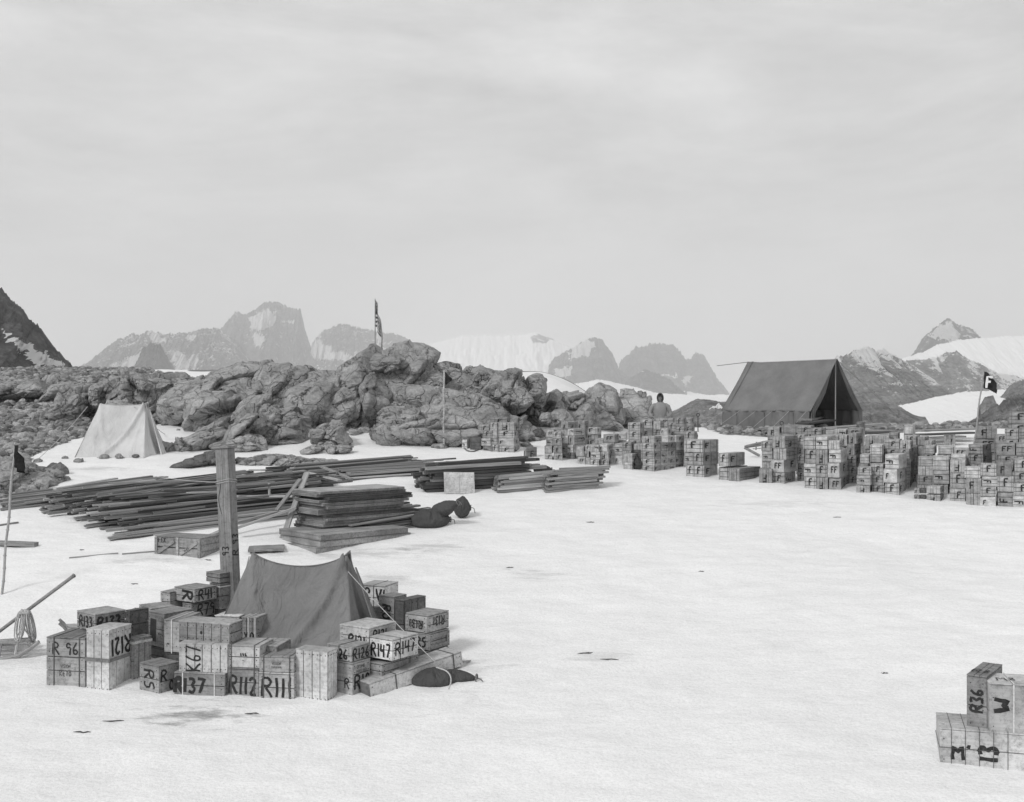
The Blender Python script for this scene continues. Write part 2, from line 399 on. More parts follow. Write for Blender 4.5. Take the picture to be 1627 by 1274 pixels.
# ================================================================ rocks
def ico(sub):
    bm = bmesh.new(); bmesh.ops.create_icosphere(bm, subdivisions=sub, radius=1)
    V = np.array([v.co[:] for v in bm.verts]); Fc = np.array([[v.index for v in f.verts] for f in bm.faces]); bm.free(); return V, Fc
ICO = {k: ico(k) for k in (2, 3, 4, 5, 6)}
def lump(c, r, seed, sub=5, cuts=7, block=1.0, tilt=0.0, rough=1.0):
    """a boulder: sphere cut by random joint planes, then split into rounded blocks and roughened"""
    V, Fc = ICO[sub]; rg = np.random.default_rng(seed)
    d = V / np.linalg.norm(V, axis=1)[:, None]; cuts = cuts + 5
    N = rg.normal(size=(cuts, 3)); N[:, 2] = np.abs(N[:, 2]) * .9; N /= np.linalg.norm(N, axis=1)[:, None]
    off = rg.uniform(.60, .93, cuts)
    rad = np.ones(len(d))
    for k in range(cuts):
        q = d @ N[k]
        lim = np.where(q > .05, off[k] / np.maximum(q, .05), 9)
        rad = -np.log(np.exp(-70 * rad) + np.exp(-70 * lim)) / 70
    P = d * rad[:, None] * np.array(r)
    ca, sa = math.cos(tilt), math.sin(tilt)
    P = np.stack([P[:, 0] * ca - P[:, 2] * sa, P[:, 1], P[:, 0] * sa + P[:, 2] * ca], 1)
    W = P + np.array(c)
    mean = min(r); amp = min(.15, mean * .2) * rough; out = d
    Wd = W + (np.stack([fbm(W * .9, 4, .55, 61), fbm(W * .9, 4, .55, 67), fbm(W * .9, 4, .55, 71)], 1) - .5) * .42
    # dipping joint sets: every block is a tilted plane, stepped against its neighbours, thin dark joints between
    rot = np.array([[.82, 0, .57], [0, 1, 0], [-.57, 0, .82]])
    for (cs, am, sl, gr, sd) in ((np.array([1.9, 1.5, .85]) * block, 1.0, 1.5, .035, 3), (np.array([.62, .55, .26]) * block, .34, 1.6, .035, 13)):
        q = (Wd @ rot.T) / cs
        f1, f2, cid, vec = worley(q, sd)
        tv = np.stack([(cid * 7.13) % 1, (cid * 13.7) % 1, (cid * 29.3) % 1], 1) - .5
        tl = (vec * tv).sum(1) * sl * 2.4
        g = 0
        if gr: g = (np.clip((f2 - f1) / gr, 0, 1) ** .6 - 1) * 2.0
        W = W + out * (am * amp * (tl * 1.5 + (cid - .5) * 1.5 + g))[:, None]
    W = W + out * ((fbm(W * 2.4, 5, .65, 21) - .5) * amp * .55 + (fbm((Wd @ rot.T) * np.array([5, 5, 12.]), 2, .6, 25, True) - .6) * amp * .35)[:, None]
    return W, Fc
def rock_px(cx, top, bot, w, yg, seed, depth=None, sub=5, cuts=7, block=1.0, tilt=0.0, rough=1.0):
    """lump given by its outline in the photo: centre column, top and bottom rows, width, and the row of its foot on the ground"""
    p = at(cx, yg); Y = p.y
    rx = w / 2 * Y / F * 1.06; zt = CAMZ + (HY - top) / F * Y; zb = CAMZ + (HY - bot) / F * Y
    rz = (zt - zb) / 2 * 1.06; rz = max(rz, .05)
    ry = depth if depth else rx * .75
    Yc = Y + ry * .75
    k = Yc / Y
    rx *= k; zt = CAMZ + (HY - top) / F * Yc
    zc = zt - rz * .92 * k; rzz = rz * 1.0 * k
    return lump(((cx - CX) / F * Yc, Yc, zc), (rx, ry, rzz), seed, sub, cuts, block, tilt, rough)
def join(parts):
    V = []; Fc = []; b = 0
    for v, f in parts: V.append(v); Fc.append(f + b); b += len(v)
    return np.concatenate(V), np.concatenate(Fc)
def rock_obj(name, parts, label, cat, mat='rock', group=None):
    V, Fc = join(parts); c = V.mean(0); c[2] = V[:, 2].min(); me = npmesh(name, V - c, Fc)
    # creases stay sharp
    o = link(name, me, loc=tuple(c), mats=[M[mat]]); tag(o, label, cat, group); return o
# (cx, top, bot, w, yg, [depth], tilt, block)
def rocks(lst, s0, **k):
    return [rock_px(l[0], l[1], l[2], l[3], l[4], s0 + i, l[5] if len(l) > 5 else None, tilt=l[6] if len(l) > 6 else 0, block=l[7] if len(l) > 7 else 1.1, sub=6 if l[3] > 110 else 5, **k) for i, l in enumerate(lst)]
rock_obj('rock_outcrop', rocks([
    (650, 558, 690, 200, 676, 2.8, 0, 2.0), (575, 560, 690, 130, 680, 2.2, -.25, 1.6), (535, 574, 690, 120, 682, 1.8, -.45, 1.4), (725, 566, 684, 150, 674, 2.4, .1, 2.2),
    (775, 578, 670, 90, 672, 2, .25, 1.6), (500, 588, 690, 80, 684, 1.8, -.5, 1.2), (640, 632, 700, 110, 686, 1.3, 0, 1.3),
    (470, 583, 650, 100, 676, 1.8, -.1, 1.3), (435, 580, 680, 90, 678, 1.5, .1, 1.2), (805, 600, 680, 60, 680, 1.2, 0, 1), (610, 557, 600, 90, 674, 1.2, 0, 1.2)], 100),
    'big jointed granite ridge on which the stars and stripes flag stands', 'rock')
rock_obj('rock_outcrop', rocks([
    (345, 580, 682, 190, 674, 2.6, .22, 1.8), (275, 588, 678, 120, 670, 1.8, .5, 1.4), (395, 586, 684, 120, 680, 1.8, .15, 1.5), (300, 625, 680, 110, 674, 1.2, .3, 1.2),
    (365, 625, 694, 110, 688, 1.3, -.1, 1.2), (240, 602, 672, 50, 668, 1.2, .6, .9), (412, 600, 690, 60, 688, 1.2, .3, 1), (262, 640, 676, 50, 671, .8, .2, .8)], 200),
    'sloping jointed granite mass behind the pale pup tent, right of the squared tall rocks', 'rock')
rock_obj('rock_outcrop', rocks([
    (200, 590, 660, 74, 672, 1.4, 0, 1.3), (215, 604, 665, 50, 676, 1, 0, 1), (165, 605, 660, 40, 672, 1, 0, .8), (130, 612, 670, 60, 672, 1.2, 0, .8), (190, 640, 690, 70, 682, 1, .2, .7), (108, 630, 680, 50, 676, 1, .2, .7), (228, 596, 650, 40, 672, 1, .3, .8)], 230),
    'squared tall granite blocks standing above the pale pup tent', 'rock')
rock_obj('rock_outcrop', rocks([
    (440, 655, 716, 110, 706, 1.0, .2, .8), (395, 650, 722, 100, 712, 1.1, .3, .8), (345, 668, 726, 110, 714, 1.0, .3, .7), (300, 688, 726, 90, 718, .8, .35, .6),
    (470, 640, 712, 60, 700, 1.0, -.2, .9), (425, 628, 690, 90, 698, 1.2, .3, 1), (385, 690, 722, 100, 718, .7, 0, .6), (455, 690, 712, 70, 706, .7, 0, .7), (268, 704, 722, 50, 718, .5, .2, .5)], 260),
    'craggy broken granite outcrop in the snow right of the pale pup tent', 'rock')
rock_obj('rock_outcrop', rocks([
    (722, 612, 715, 235, 704, 2.5, -.12, 2.6), (660, 628, 712, 120, 702, 1.8, -.2, 1.5), (640, 655, 716, 100, 708, 1.2, 0, 1.4), (780, 640, 715, 130, 704, 1.6, -.35, 1.5), (830, 668, 708, 90, 700, 1.2, -.4, 1.1),
    (700, 655, 716, 170, 710, 1.1, 0, 2.2), (790, 690, 718, 120, 708, .8, -.2, 1.0), (745, 622, 690, 130, 698, 1.8, -.2, 1.7), (850, 690, 702, 50, 700, .6, -.4, .8), (626, 676, 712, 50, 708, .8, .2, 1)], 300),
    'broad smooth granite dome with fine cracks behind the pole with a dark pennant', 'rock')
rock_obj('rock_outcrop', rocks([
    (915, 613, 690, 70, 678, 1.3, .2, 1.4), (880, 614, 690, 46, 680, 1.4, .3, .8), (850, 618, 685, 40, 680, 1.2, .3, .8), (955, 614, 680, 84, 674, 1.5, -.15, 2.4), (1000, 622, 680, 90, 672, 1.6, -.4, 1.4), (940, 640, 690, 90, 680, 1.3, 0, 1.3), (1030, 640, 684, 90, 674, 1.2, -.3, 1.2), (985, 650, 684, 90, 676, 1.1, -.1, 1.3)], 330),
    'long granite slab outcrop running down toward the person in the parka', 'rock')
BO = 'boulders of the granite ridge'
for i, (a, lab) in enumerate([
    ((544, 616, 676, 62, 690, .8, 0, 2.5), 'large rounded boulder with one flat face below the flag ridge'),
    ((508, 606, 672, 44, 692, .7, -.5, 1.2), 'steep leaning boulder left of the flat-faced round boulder'),
    ((817, 588, 655, 52, 690, .8, 0, 1.6), 'upper rounded boulder on the ridge right end'),
    ((852, 592, 640, 40, 686, .6, 0, 1.2), 'rounded boulder on the crest at the ridge right end, split by a crack'),
    ((800, 600, 640, 36, 684, .6, 0, 1.2), 'small domed boulder between dome and ridge right end'),
    ((822, 605, 650, 54, 694, .7, 0, 1.4), 'smooth ball shaped boulder above the dome right shoulder'),
    ((868, 655, 674, 24, 694, .3, 0, .8), 'pale upright stone above the ring shaped crate stack'),
    ((888, 655, 680, 28, 694, .3, 0, .8), 'pale round stone right of the upright stone'),
    ((857, 678, 697, 26, 700, .3, 0, .8), 'dark small boulder at the foot of the dome beside the ring stack'),
    ((522, 674, 722, 66, 716, .8, .2, .7), 'pointed boulder standing alone in the snow behind the lumber'),
    ((540, 704, 722, 42, 722, .4, 0, .6), 'low flat stone at the foot of the pointed boulder'),
    ((495, 705, 724, 40, 722, .5, .3, .6), 'low left stone leaning on the pointed boulder'),
    ((455, 722, 748, 170, 740, .7, -.05, .7), 'long low bare rock in the snow directly behind the back lumber row'),
    ((972, 662, 680, 44, 682, .5, 0, .6), 'dark broken rock in the snow left of the person'),
    ((992, 658, 682, 30, 680, .4, 0, .5), 'darkest little rock in the snow left of the person'),
    ((700, 704, 714, 28, 713, .2, 0, .5), 'small pyramid shaped stone at the foot of the dome')]):
    rock_obj('boulder', rocks([a], 400 + i * 3), lab, 'boulder', 'rock_dark' if 'dark' in lab else 'rock', BO)
rock_obj('rock_outcrop', rocks([(40, 740, 784, 120, 778, 1.0, -.1, .7), (75, 748, 776, 60, 772, .6, 0, .5), (8, 745, 800, 70, 790, .9, 0, .7), (20, 730, 780, 50, 770, .8, .2, .6)], 460), 'low grey rock at the left edge behind the pole with the black flag', 'rock')
rock_obj('rock_outcrop', rocks([(60, 598, 640, 140, 640, 2.0, 0, 1.6), (20, 604, 640, 100, 644, 2, 0, 1.4), (105, 606, 640, 80, 644, 1.6, .2, 1.3), (130, 620, 650, 50, 652, 1, .3, 1)], 470), 'low brown-grey ledge under the dark mountainside at far left', 'rock')
for i, (cx, t, b, w, y, lab) in enumerate([
    (103, 724, 729.5, 10, 729, 'small square stone holding the tent rope, left of the pale pup tent'), (60, 729, 736, 15, 735, 'smooth pale stone in the snow, farthest left of the tent stones'),
    (124, 727, 736, 17, 735, 'flat pale stone in front of the pale tent left corner'), (165, 722, 729, 15, 729, 'stone on the skirt of the pale pup tent, middle front'),
    (190, 721, 729, 14, 729, 'lighter stone on the tent skirt beside the flap'), (86, 736, 748, 26, 747, 'dark cracked stone in the snow near the left rock'), (45, 717, 727, 20, 726, 'dark low stone at the edge of the scree'),
    (216, 721, 728, 14, 728, 'dark stone under the pale tent right flap'), (238, 714, 720, 9, 719, 'tiny dark stone right of the pale tent'), (283, 680, 683, 8, 684, 'tiny stone on the snow strip above the pale tent')]):
    rock_obj('stone', [rock_px(cx, t, b, w, y, 500 + i, sub=4, block=.35, cuts=9)], lab, 'stone', 'rock_dark' if 'dark' in lab else 'rock_small', 'stones around the pale pup tent')
# slabs stacked dark in the snow left of the post
rock_obj('rock_slabs', [rock_px(300 + 8 * i, 715 + (5 - i) * 3.2, 722 + (5 - i) * 4.4, 62 - i * 4, 744 - i, 520 + i, .35, 4, 5, .5, .12) for i in range(6)] + [rock_px(345, 712, 740, 50, 742, 530, .4, 4, 6, .4)], 'dark split rock slabs stacked in the snow left of the tall post', 'rock', 'rock_dark')
rock_obj('rock_slabs', [rock_px(400 + 14 * i, 722 + abs(i - 1) * 3, 738, 48, 738, 540 + i, .4, 4, 6, .4) for i in range(3)], 'dark heap of split stone right of the tall post', 'rock', 'rock_dark')

# rubble no one could count
def scatter(name, poly, n, smin, smax, mat, ymax=70, ptall=1.0, holes=(), seed=5, power=2.2, nbig=0):
    rg = np.random.default_rng(seed); xs = [p[0] for p in poly]; ys = [p[1] for p in poly]; parts = []
    base = []
    for k in range(10):
        V, Fc = ICO[2] if k < 7 else ICO[3]
        Wv, Fc = lump_small(V, Fc, 900 + k); base.append((Wv, Fc))
    N = n * 40; Y = np.exp(rg.uniform(math.log(16), math.log(ymax), N)); X = (rg.uniform(max(min(xs), -90), min(max(xs), 1690), N) - CX) / F * Y; Z = ground(X, Y)
    px = X / Y * F + CX; py = HY - (Z - CAMZ) / Y * F; ok = inpoly(px, py, poly)
    for h in holes: ok &= ~inpoly(px, py, h)
    for q in np.nonzero(ok)[0][:n]:
        s = smin + (smax - smin) * rg.random() ** power
        k = rg.integers(7, 10) if s > .17 else rg.integers(0, 7); V, Fc = base[k]
        a = rg.uniform(0, 6.28); c, sn_ = math.cos(a), math.sin(a); S = s * rg.uniform(.7, 1.25, 3) * np.array([1, 1, .75])
        W = V * S; W = np.stack([W[:, 0] * c - W[:, 1] * sn_, W[:, 0] * sn_ + W[:, 1] * c, W[:, 2]], 1)
        parts.append((W + np.array([X[q], Y[q], Z[q] + s * .12]), Fc))
    V, Fc = join(parts); me = npmesh(name, V, Fc, smooth=False)
    return tag(link(name, me, mats=[M[mat]]), kind='stuff')
def lump_small(V, Fc, seed):
    rg = np.random.default_rng(seed); d = V / np.linalg.norm(V, axis=1)[:, None]
    N = rg.normal(size=(11, 3)); N /= np.linalg.norm(N, axis=1)[:, None]; off = rg.uniform(.5, .85, 11); rad = np.ones(len(d))
    for k in range(11):
        q = d @ N[k]; rad = np.minimum(rad, np.where(q > .05, off[k] / np.maximum(q, .05), 9))
    return d * (rad * (1 + .12 * (rg.random(len(d)) - .5)))[:, None], Fc
o = scatter('rubble', SCREE, 14000, .04, .23, 'rubble', holes=SNOWHOLES); tag(o, 'loose grey rubble covering the slope left of the pale tent', 'rubble')
o = scatter('gravel', SHORE, 2600, .05, .24, 'rubble', seed=8, ymax=60); tag(o, 'gravel bank along the shore behind the wall tent', 'gravel')
o = scatter('gravel', [(700, 676), (860, 690), (870, 700), (560, 690), (330, 690), (500, 680)], 260, .05, .22, 'rubble', seed=9); tag(o, 'loose stones at the foot of the granite ridge', 'gravel')

# ================================================================ far mountains
def m_mount(name, rock, snow=.80, sc=1.0, bd=8, mix=1.0):
    s = NT(name); a = attr(s, 'snow'); n = s.noise(.012 * sc, 8, .7); st = s.noise(.02 * sc, 9, .72, stretch=(1, 1, .5), dist=.6)
    br = s.noise(.05 * sc, 6, .75)
    k = s.math('ADD', a, s.math('ADD', s.math('MULTIPLY', s.math('SUBTRACT', st, .5), 2.6 * mix), s.math('MULTIPLY', s.math('SUBTRACT', br, .5), 1.3 * mix)))
    k = s.rng(k, .46, .62, 0, 1)
    r = s.math('MULTIPLY', s.math('MULTIPLY', s.rng(n, .32, .68, .35, 1.7), s.rng(br, .32, .68, .35, 1.7)), rock)
    v = s.mixf(k, r, snow)
    s.bump(s.math('ADD', n, s.math('ADD', st, s.math('MULTIPLY', br, .5))), 1.0, bd * 2)
    return s.fin(v, .95, .05)
def mountain(name, pts, D, front, base_py, mat, label=None, snowf=None, gully=.25, seed=0, back=None, nx=420, nv=90, kind='structure', foot=None, gs=1.0, conc=1.0):
    xs = np.array([p[0] for p in pts], float); ys = np.array([p[1] for p in pts], float)
    px = np.linspace(xs[0], xs[-1], nx); py = np.interp(px, xs, ys)
    q = np.stack([px * .09 / gs, 0 * px + seed, 0 * px], 1)
    jag = min(11, (base_py - py).mean() * .26) * (.35 if 'glacier' in name or 'snow' in name else 1)
    py = py - (fbm(q, 2, .6, seed) - .5) * jag * .6 - (fbm(q * 3.1, 4, .65, seed + 5, True) - .62) * jag * .8
    py = py - (fbm(q * 9, 3, .65, seed + 8) - .5) * jag * .45
    e0 = 1.0 if xs[0] < 5 else 0; e1 = 1.0 if xs[-1] > 1622 else 0; f_ = (px - px[0]) / (px[-1] - px[0])
    tp = .3 if name == 'hill' else .05; ee = np.maximum(e0, sstep(0, tp, f_)) * np.maximum(e1, sstep(1, 1 - tp, f_)); py = base_py + 6 + (py - base_py - 6) * ee
    X0 = (px - CX) / F * D; Zr = CAMZ + (HY - py) / F * D
    zb = foot if foot is not None else -14.0
    v = np.concatenate([np.linspace(-1, 0, nv), np.linspace(0, 1, 12)[1:]])
    PX, Vv = np.meshgrid(px, v, indexing='ij'); Zr_ = Zr[:, None] + 0 * Vv
    h = (1 - np.abs(Vv)) ** conc
    Yd = D + np.where(Vv < 0, Vv * front, Vv * (back or front * .8))
    X = (PX - CX) / F * (D * .35 + Yd * .65)
    H = np.maximum(Zr_ - zb, 1)
    Q = np.stack([(PX * .035 / gs + .25 * Vv).ravel(), (Vv * 1.1).ravel(), 0 * PX.ravel() + seed], 1)
    gn = fbm(Q, 6, .55, seed + 3, True).reshape(PX.shape)            # ridged: buttresses running down the face
    fine = (fbm(np.stack([(PX * .16 / gs).ravel(), (Vv * 7).ravel(), 0 * PX.ravel() + seed], 1), 5, .6, seed + 9) - .5).reshape(PX.shape)
    w = np.sin(np.pi * np.clip(h, 0, 1)) * .9 + .12 * (1 - h)
    w = np.where(Vv < 0, w, w * .5)
    Q2 = np.stack([(PX * .11 / gs + .6 * Vv).ravel(), (Vv * 2.6).ravel(), 0 * PX.ravel() + seed], 1); g2 = fbm(Q2, 5, .6, seed + 13, True).reshape(PX.shape)
    hh = h + (gn - .62) * gully * w + (g2 - .6) * gully * .7 * w + fine * .09 * w
    Z = zb + H * np.minimum(hh, 1.0)
    Z = np.where(np.abs(Vv) > .999, zb - 3, Z)
    rl = .06 if ('glacier' in name or 'snow' in name) else 1.0
    Yd = Yd + ((gn - .6) * front * .3 * w + (g2 - .6) * front * .2 * w) * rl
    V = np.stack([X.ravel(), Yd.ravel(), Z.ravel()], 1)
    me = npmesh(name, V, grid_faces(*PX.shape))
    appy = HY - (V[:, 2] - CAMZ) / V[:, 1] * F
    gn = gn * .65 + g2 * .35; sn = (.5 - gn.ravel()) * 1.3 + .3
    if snowf: sn = snowf(V[:, 0] / V[:, 1] * F + CX, appy, sn, gn.ravel(), Vv.ravel())
    a = me.attributes.new('snow', 'FLOAT', 'POINT'); a.data.foreach_set('value', np.clip(sn, -1, 2).astype(np.float32))
    return tag(link(name, me, mats=[mat]), label, None, None, kind)
MM = {'far': m_mount('hazy_mountain', .12, .84, 1.3, 14), 'mid': m_mount('mountain_rock', .2, .84, 1.8, 6), 'near': m_mount('dark_mountain_rock', .085, .8, 3.5, 2, .35), 'snow': m_mount('glacier', .2, .82, .3, 4), 'hill': m_mount('dark_hill', .16, .8, 6, 1.2, .5)}
def poly_snow(polys, inside=1.2, outside=None):
    def f(px, py, sn, gn, v):
        r = sn.copy() if outside is None else np.full(len(px), float(outside)) + (sn - .2) * .5
        jx = (fbm(np.stack([px * .12, py * .12, 0 * px], 1), 4, .65, 3) - .5) * 30; jy = (fbm(np.stack([px * .12, py * .12, 0 * px + 9], 1), 4, .65, 6) - .5) * 20
        for P in polys: r[inpoly(px + jx, py + jy, P)] = inside
        return r
    return f
# dark mountainside at far left
mountain('mountain', [(-1500, 520), (-1100, 330), (-700, 230), (-260, 300), (-120, 385), (0, 458), (30, 487), (60, 518), (80, 545), (100, 568), (130, 592), (160, 612), (185, 628)], 420, 190, 620, MM['near'],
    'dark scree mountainside with streaks of snow at far left', poly_snow([[(2, 522), (60, 555), (122, 592), (112, 592), (50, 572), (20, 545)], [(20, 553), (70, 583), (110, 598), (104, 600), (55, 583)], [(62, 562), (110, 585), (104, 588)]], 1.2, -.8), .22, 3, nx=1100)
mountain('mountain', [(105, 625), (130, 583), (160, 560), (195, 536), (215, 532), (235, 525), (262, 532), (300, 527), (345, 520), (380, 545), (420, 600), (440, 620)], 4300, 1000, 610, MM['far'],
    'long hazy rocky range behind the scree, left of the cloud-capped massif', poly_snow([[(150, 600), (185, 575), (205, 570), (228, 548), (222, 575), (210, 592)], [(270, 560), (300, 565), (318, 560), (315, 585), (275, 590)], [(232, 528), (255, 530), (262, 545), (240, 540)], [(285, 535), (310, 532), (300, 548)]], 1.0, .36), .5, 4)
mountain('mountain', [(205, 605), (218, 575), (228, 552), (240, 546), (256, 550), (268, 570), (280, 592), (285, 610)], 2600, 300, 605, MM['far'], 'small dark pyramid peak in front of the hazy range', poly_snow([], 1, -.4), .2, 5)
mountain('mountain', [(300, 600), (322, 560), (340, 535), (360, 512), (375, 496), (392, 500), (405, 490), (430, 478), (450, 482), (462, 492), (478, 494), (484, 520), (494, 552), (510, 566), (545, 576), (580, 588), (620, 605)], 5300, 1000, 610, MM['far'],
    'steep massif with a tower whose summits vanish into cloud', poly_snow([[(400, 528), (425, 532), (422, 552), (405, 548)], [(452, 508), (468, 512), (462, 516)], [(395, 500), (440, 492), (430, 515), (400, 525)], [(325, 540), (345, 525), (330, 548)], [(405, 580), (418, 575), (410, 592)]], .95, .2), .5, 6)
mountain('mountain', [(470, 590), (500, 540), (520, 522), (545, 514), (575, 522), (600, 526), (635, 532), (660, 548), (690, 570), (715, 590), (740, 600)], 5200, 1000, 600, MM['far'],
    'pale hazy rounded mountain directly behind the stars and stripes flag', poly_snow([[(480, 515), (530, 560), (570, 565), (560, 575), (500, 570), (485, 540)], [(560, 560), (620, 555), (600, 575)], [(600, 530), (615, 545), (590, 550)]], 1.0, .34), .5, 8)
mountain('glacier', [(520, 600), (600, 570), (680, 548), (740, 532), (800, 534), (850, 528), (900, 548), (960, 575), (1040, 600), (1120, 618), (1200, 626)], 5600, 1800, 615, MM['snow'],
    'broad white glacier slope between the mountains, fading into cloud', poly_snow([[(840, 532), (880, 530), (890, 540), (850, 545)]], .3, 1.5), .04, 10)
mountain('mountain', [(858, 600), (880, 570), (905, 556), (925, 542), (945, 536), (958, 541), (972, 560), (984, 588), (1010, 604), (1050, 622), (1090, 640)], 4700, 800, 615, MM['far'],
    'lone rocky peak with a snowy left shoulder above the slab outcrop', poly_snow([[(905, 556), (945, 538), (940, 560), (920, 566), (900, 570)], [(880, 585), (905, 585), (905, 600), (870, 600)]], 1.0, .12), .5, 12)
mountain('mountain', [(975, 612), (985, 575), (1010, 552), (1040, 545), (1070, 548), (1090, 572), (1098, 570), (1104, 560), (1115, 562), (1128, 582), (1140, 600), (1150, 612), (1158, 626), (1165, 640)], 5300, 700, 632, MM['far'],
    'tower shaped rock peaks left of the wall tent, tops in cloud', poly_snow([[(1048, 597), (1072, 594), (1068, 600)], [(1080, 600), (1100, 598), (1086, 616)]], 1.0, -.25), .45, 13)
mountain('mountain', [(975, 628), (1000, 600), (1018, 589), (1030, 587), (1060, 600), (1080, 618), (1095, 632)], 3800, 400, 634, MM['far'], 'lower hazy rock ridge at the foot of the tower peaks', poly_snow([[(1010, 592), (1022, 589), (1020, 592)]], 1.0, -.2), .4, 14)
mountain('snow_field', [(860, 620), (950, 603), (1000, 612), (1040, 624), (1100, 628), (1200, 626), (1400, 620)], 2300, 800, 655, MM['snow'], 'flat white snowfield at the foot of the tower peaks', poly_snow([], 1, 1.5), .04, 15)
mountain('hill', [(1060, 645), (1078, 641), (1090, 640), (1108, 634), (1125, 635), (1145, 638), (1175, 640), (1200, 648)], 700, 90, 648, MM['hill'], 'low dark rocky islet across the bay left of the wall tent', poly_snow([[(1120, 650), (1148, 640), (1150, 650)]], 1.2, -.6), .2, 16)
mountain('mountain', [(1270, 640), (1300, 590), (1330, 568), (1350, 562), (1365, 555), (1380, 549), (1393, 558), (1404, 556), (1420, 566), (1440, 575), (1452, 580), (1470, 596), (1490, 610), (1508, 626), (1515, 640)], 1500, 480, 642, MM['mid'],
    'grey rock mountain streaked with snow, directly right of the wall tent', lambda px, py, sn, gn, v: np.where(py < 612, .62 + (.62 - gn) * 3.0 + (590 - py) * .006, .12) , .42, 18, gs=1.0)
mountain('mountain', [(1410, 600), (1440, 572), (1470, 572), (1490, 566), (1505, 560), (1520, 558), (1530, 566), (1548, 574), (1562, 582), (1590, 594), (1612, 597), (1640, 606), (1700, 612)], 2100, 420, 612, MM['mid'],
    'second snow-streaked rock ridge, behind and right of the nearer grey mountain', lambda px, py, sn, gn, v: .66 + (.62 - gn) * 3, .4, 19, gs=1.0)
mountain('mountain', [(1420, 585), (1450, 562), (1462, 542), (1480, 524), (1495, 514), (1505, 505), (1515, 512), (1530, 518), (1545, 524), (1562, 538), (1600, 560), (1640, 580)], 3300, 600, 575, MM['far'],
    'sharp far peak with a snowy face at upper right', poly_snow([[(1490, 522), (1508, 512), (1520, 525), (1522, 538), (1500, 540), (1480, 535)]], 1.0, .3), .5, 21)
mountain('glacier', [(1380, 600), (1430, 570), (1465, 560), (1490, 547), (1520, 541), (1560, 537), (1600, 534), (1640, 533), (1760, 532)], 2900, 900, 600, MM['snow'], 'smooth white snow dome at the right under the sharp far peak', poly_snow([], 1, 1.5), .03, 22)
mountain('snow_slope', [(1330, 668), (1400, 652), (1450, 640), (1500, 628), (1540, 622), (1600, 618), (1760, 604)], 900, 420, 672, MM['snow'], 'broad white snow slope at the foot of the right mountains', poly_snow([], 1, 1.5), .03, 23)
mountain('hill', [(1290, 655), (1340, 642), (1370, 638), (1400, 640), (1430, 643), (1470, 655)], 560, 60, 656, MM['hill'], 'low dark moraine bank right of the wall tent', poly_snow([], 1, -.8), .2, 24)
mountain('hill', [(1502, 671), (1530, 664), (1560, 652), (1590, 640), (1627, 625), (1700, 600), (1780, 585)], 300, 90, 672, MM['hill'], 'dark bare hillside at the right edge behind the crates', poly_snow([], 1, -.9), .15, 25)
mountain('hill', [(1572, 628), (1590, 622), (1606, 612), (1627, 602), (1700, 588)], 820, 120, 630, MM['hill'], 'small dark rock spur at the right edge above the bare hillside', poly_snow([], 1, -.9), .15, 26)
mountain('hill', [(1556, 636), (1565, 631), (1578, 628), (1586, 632)], 640, 20, 637, MM['hill'], 'small dark rock island in the snow slope right of the F flag', poly_snow([], 1, -.9), .1, 27, nx=60, nv=30)
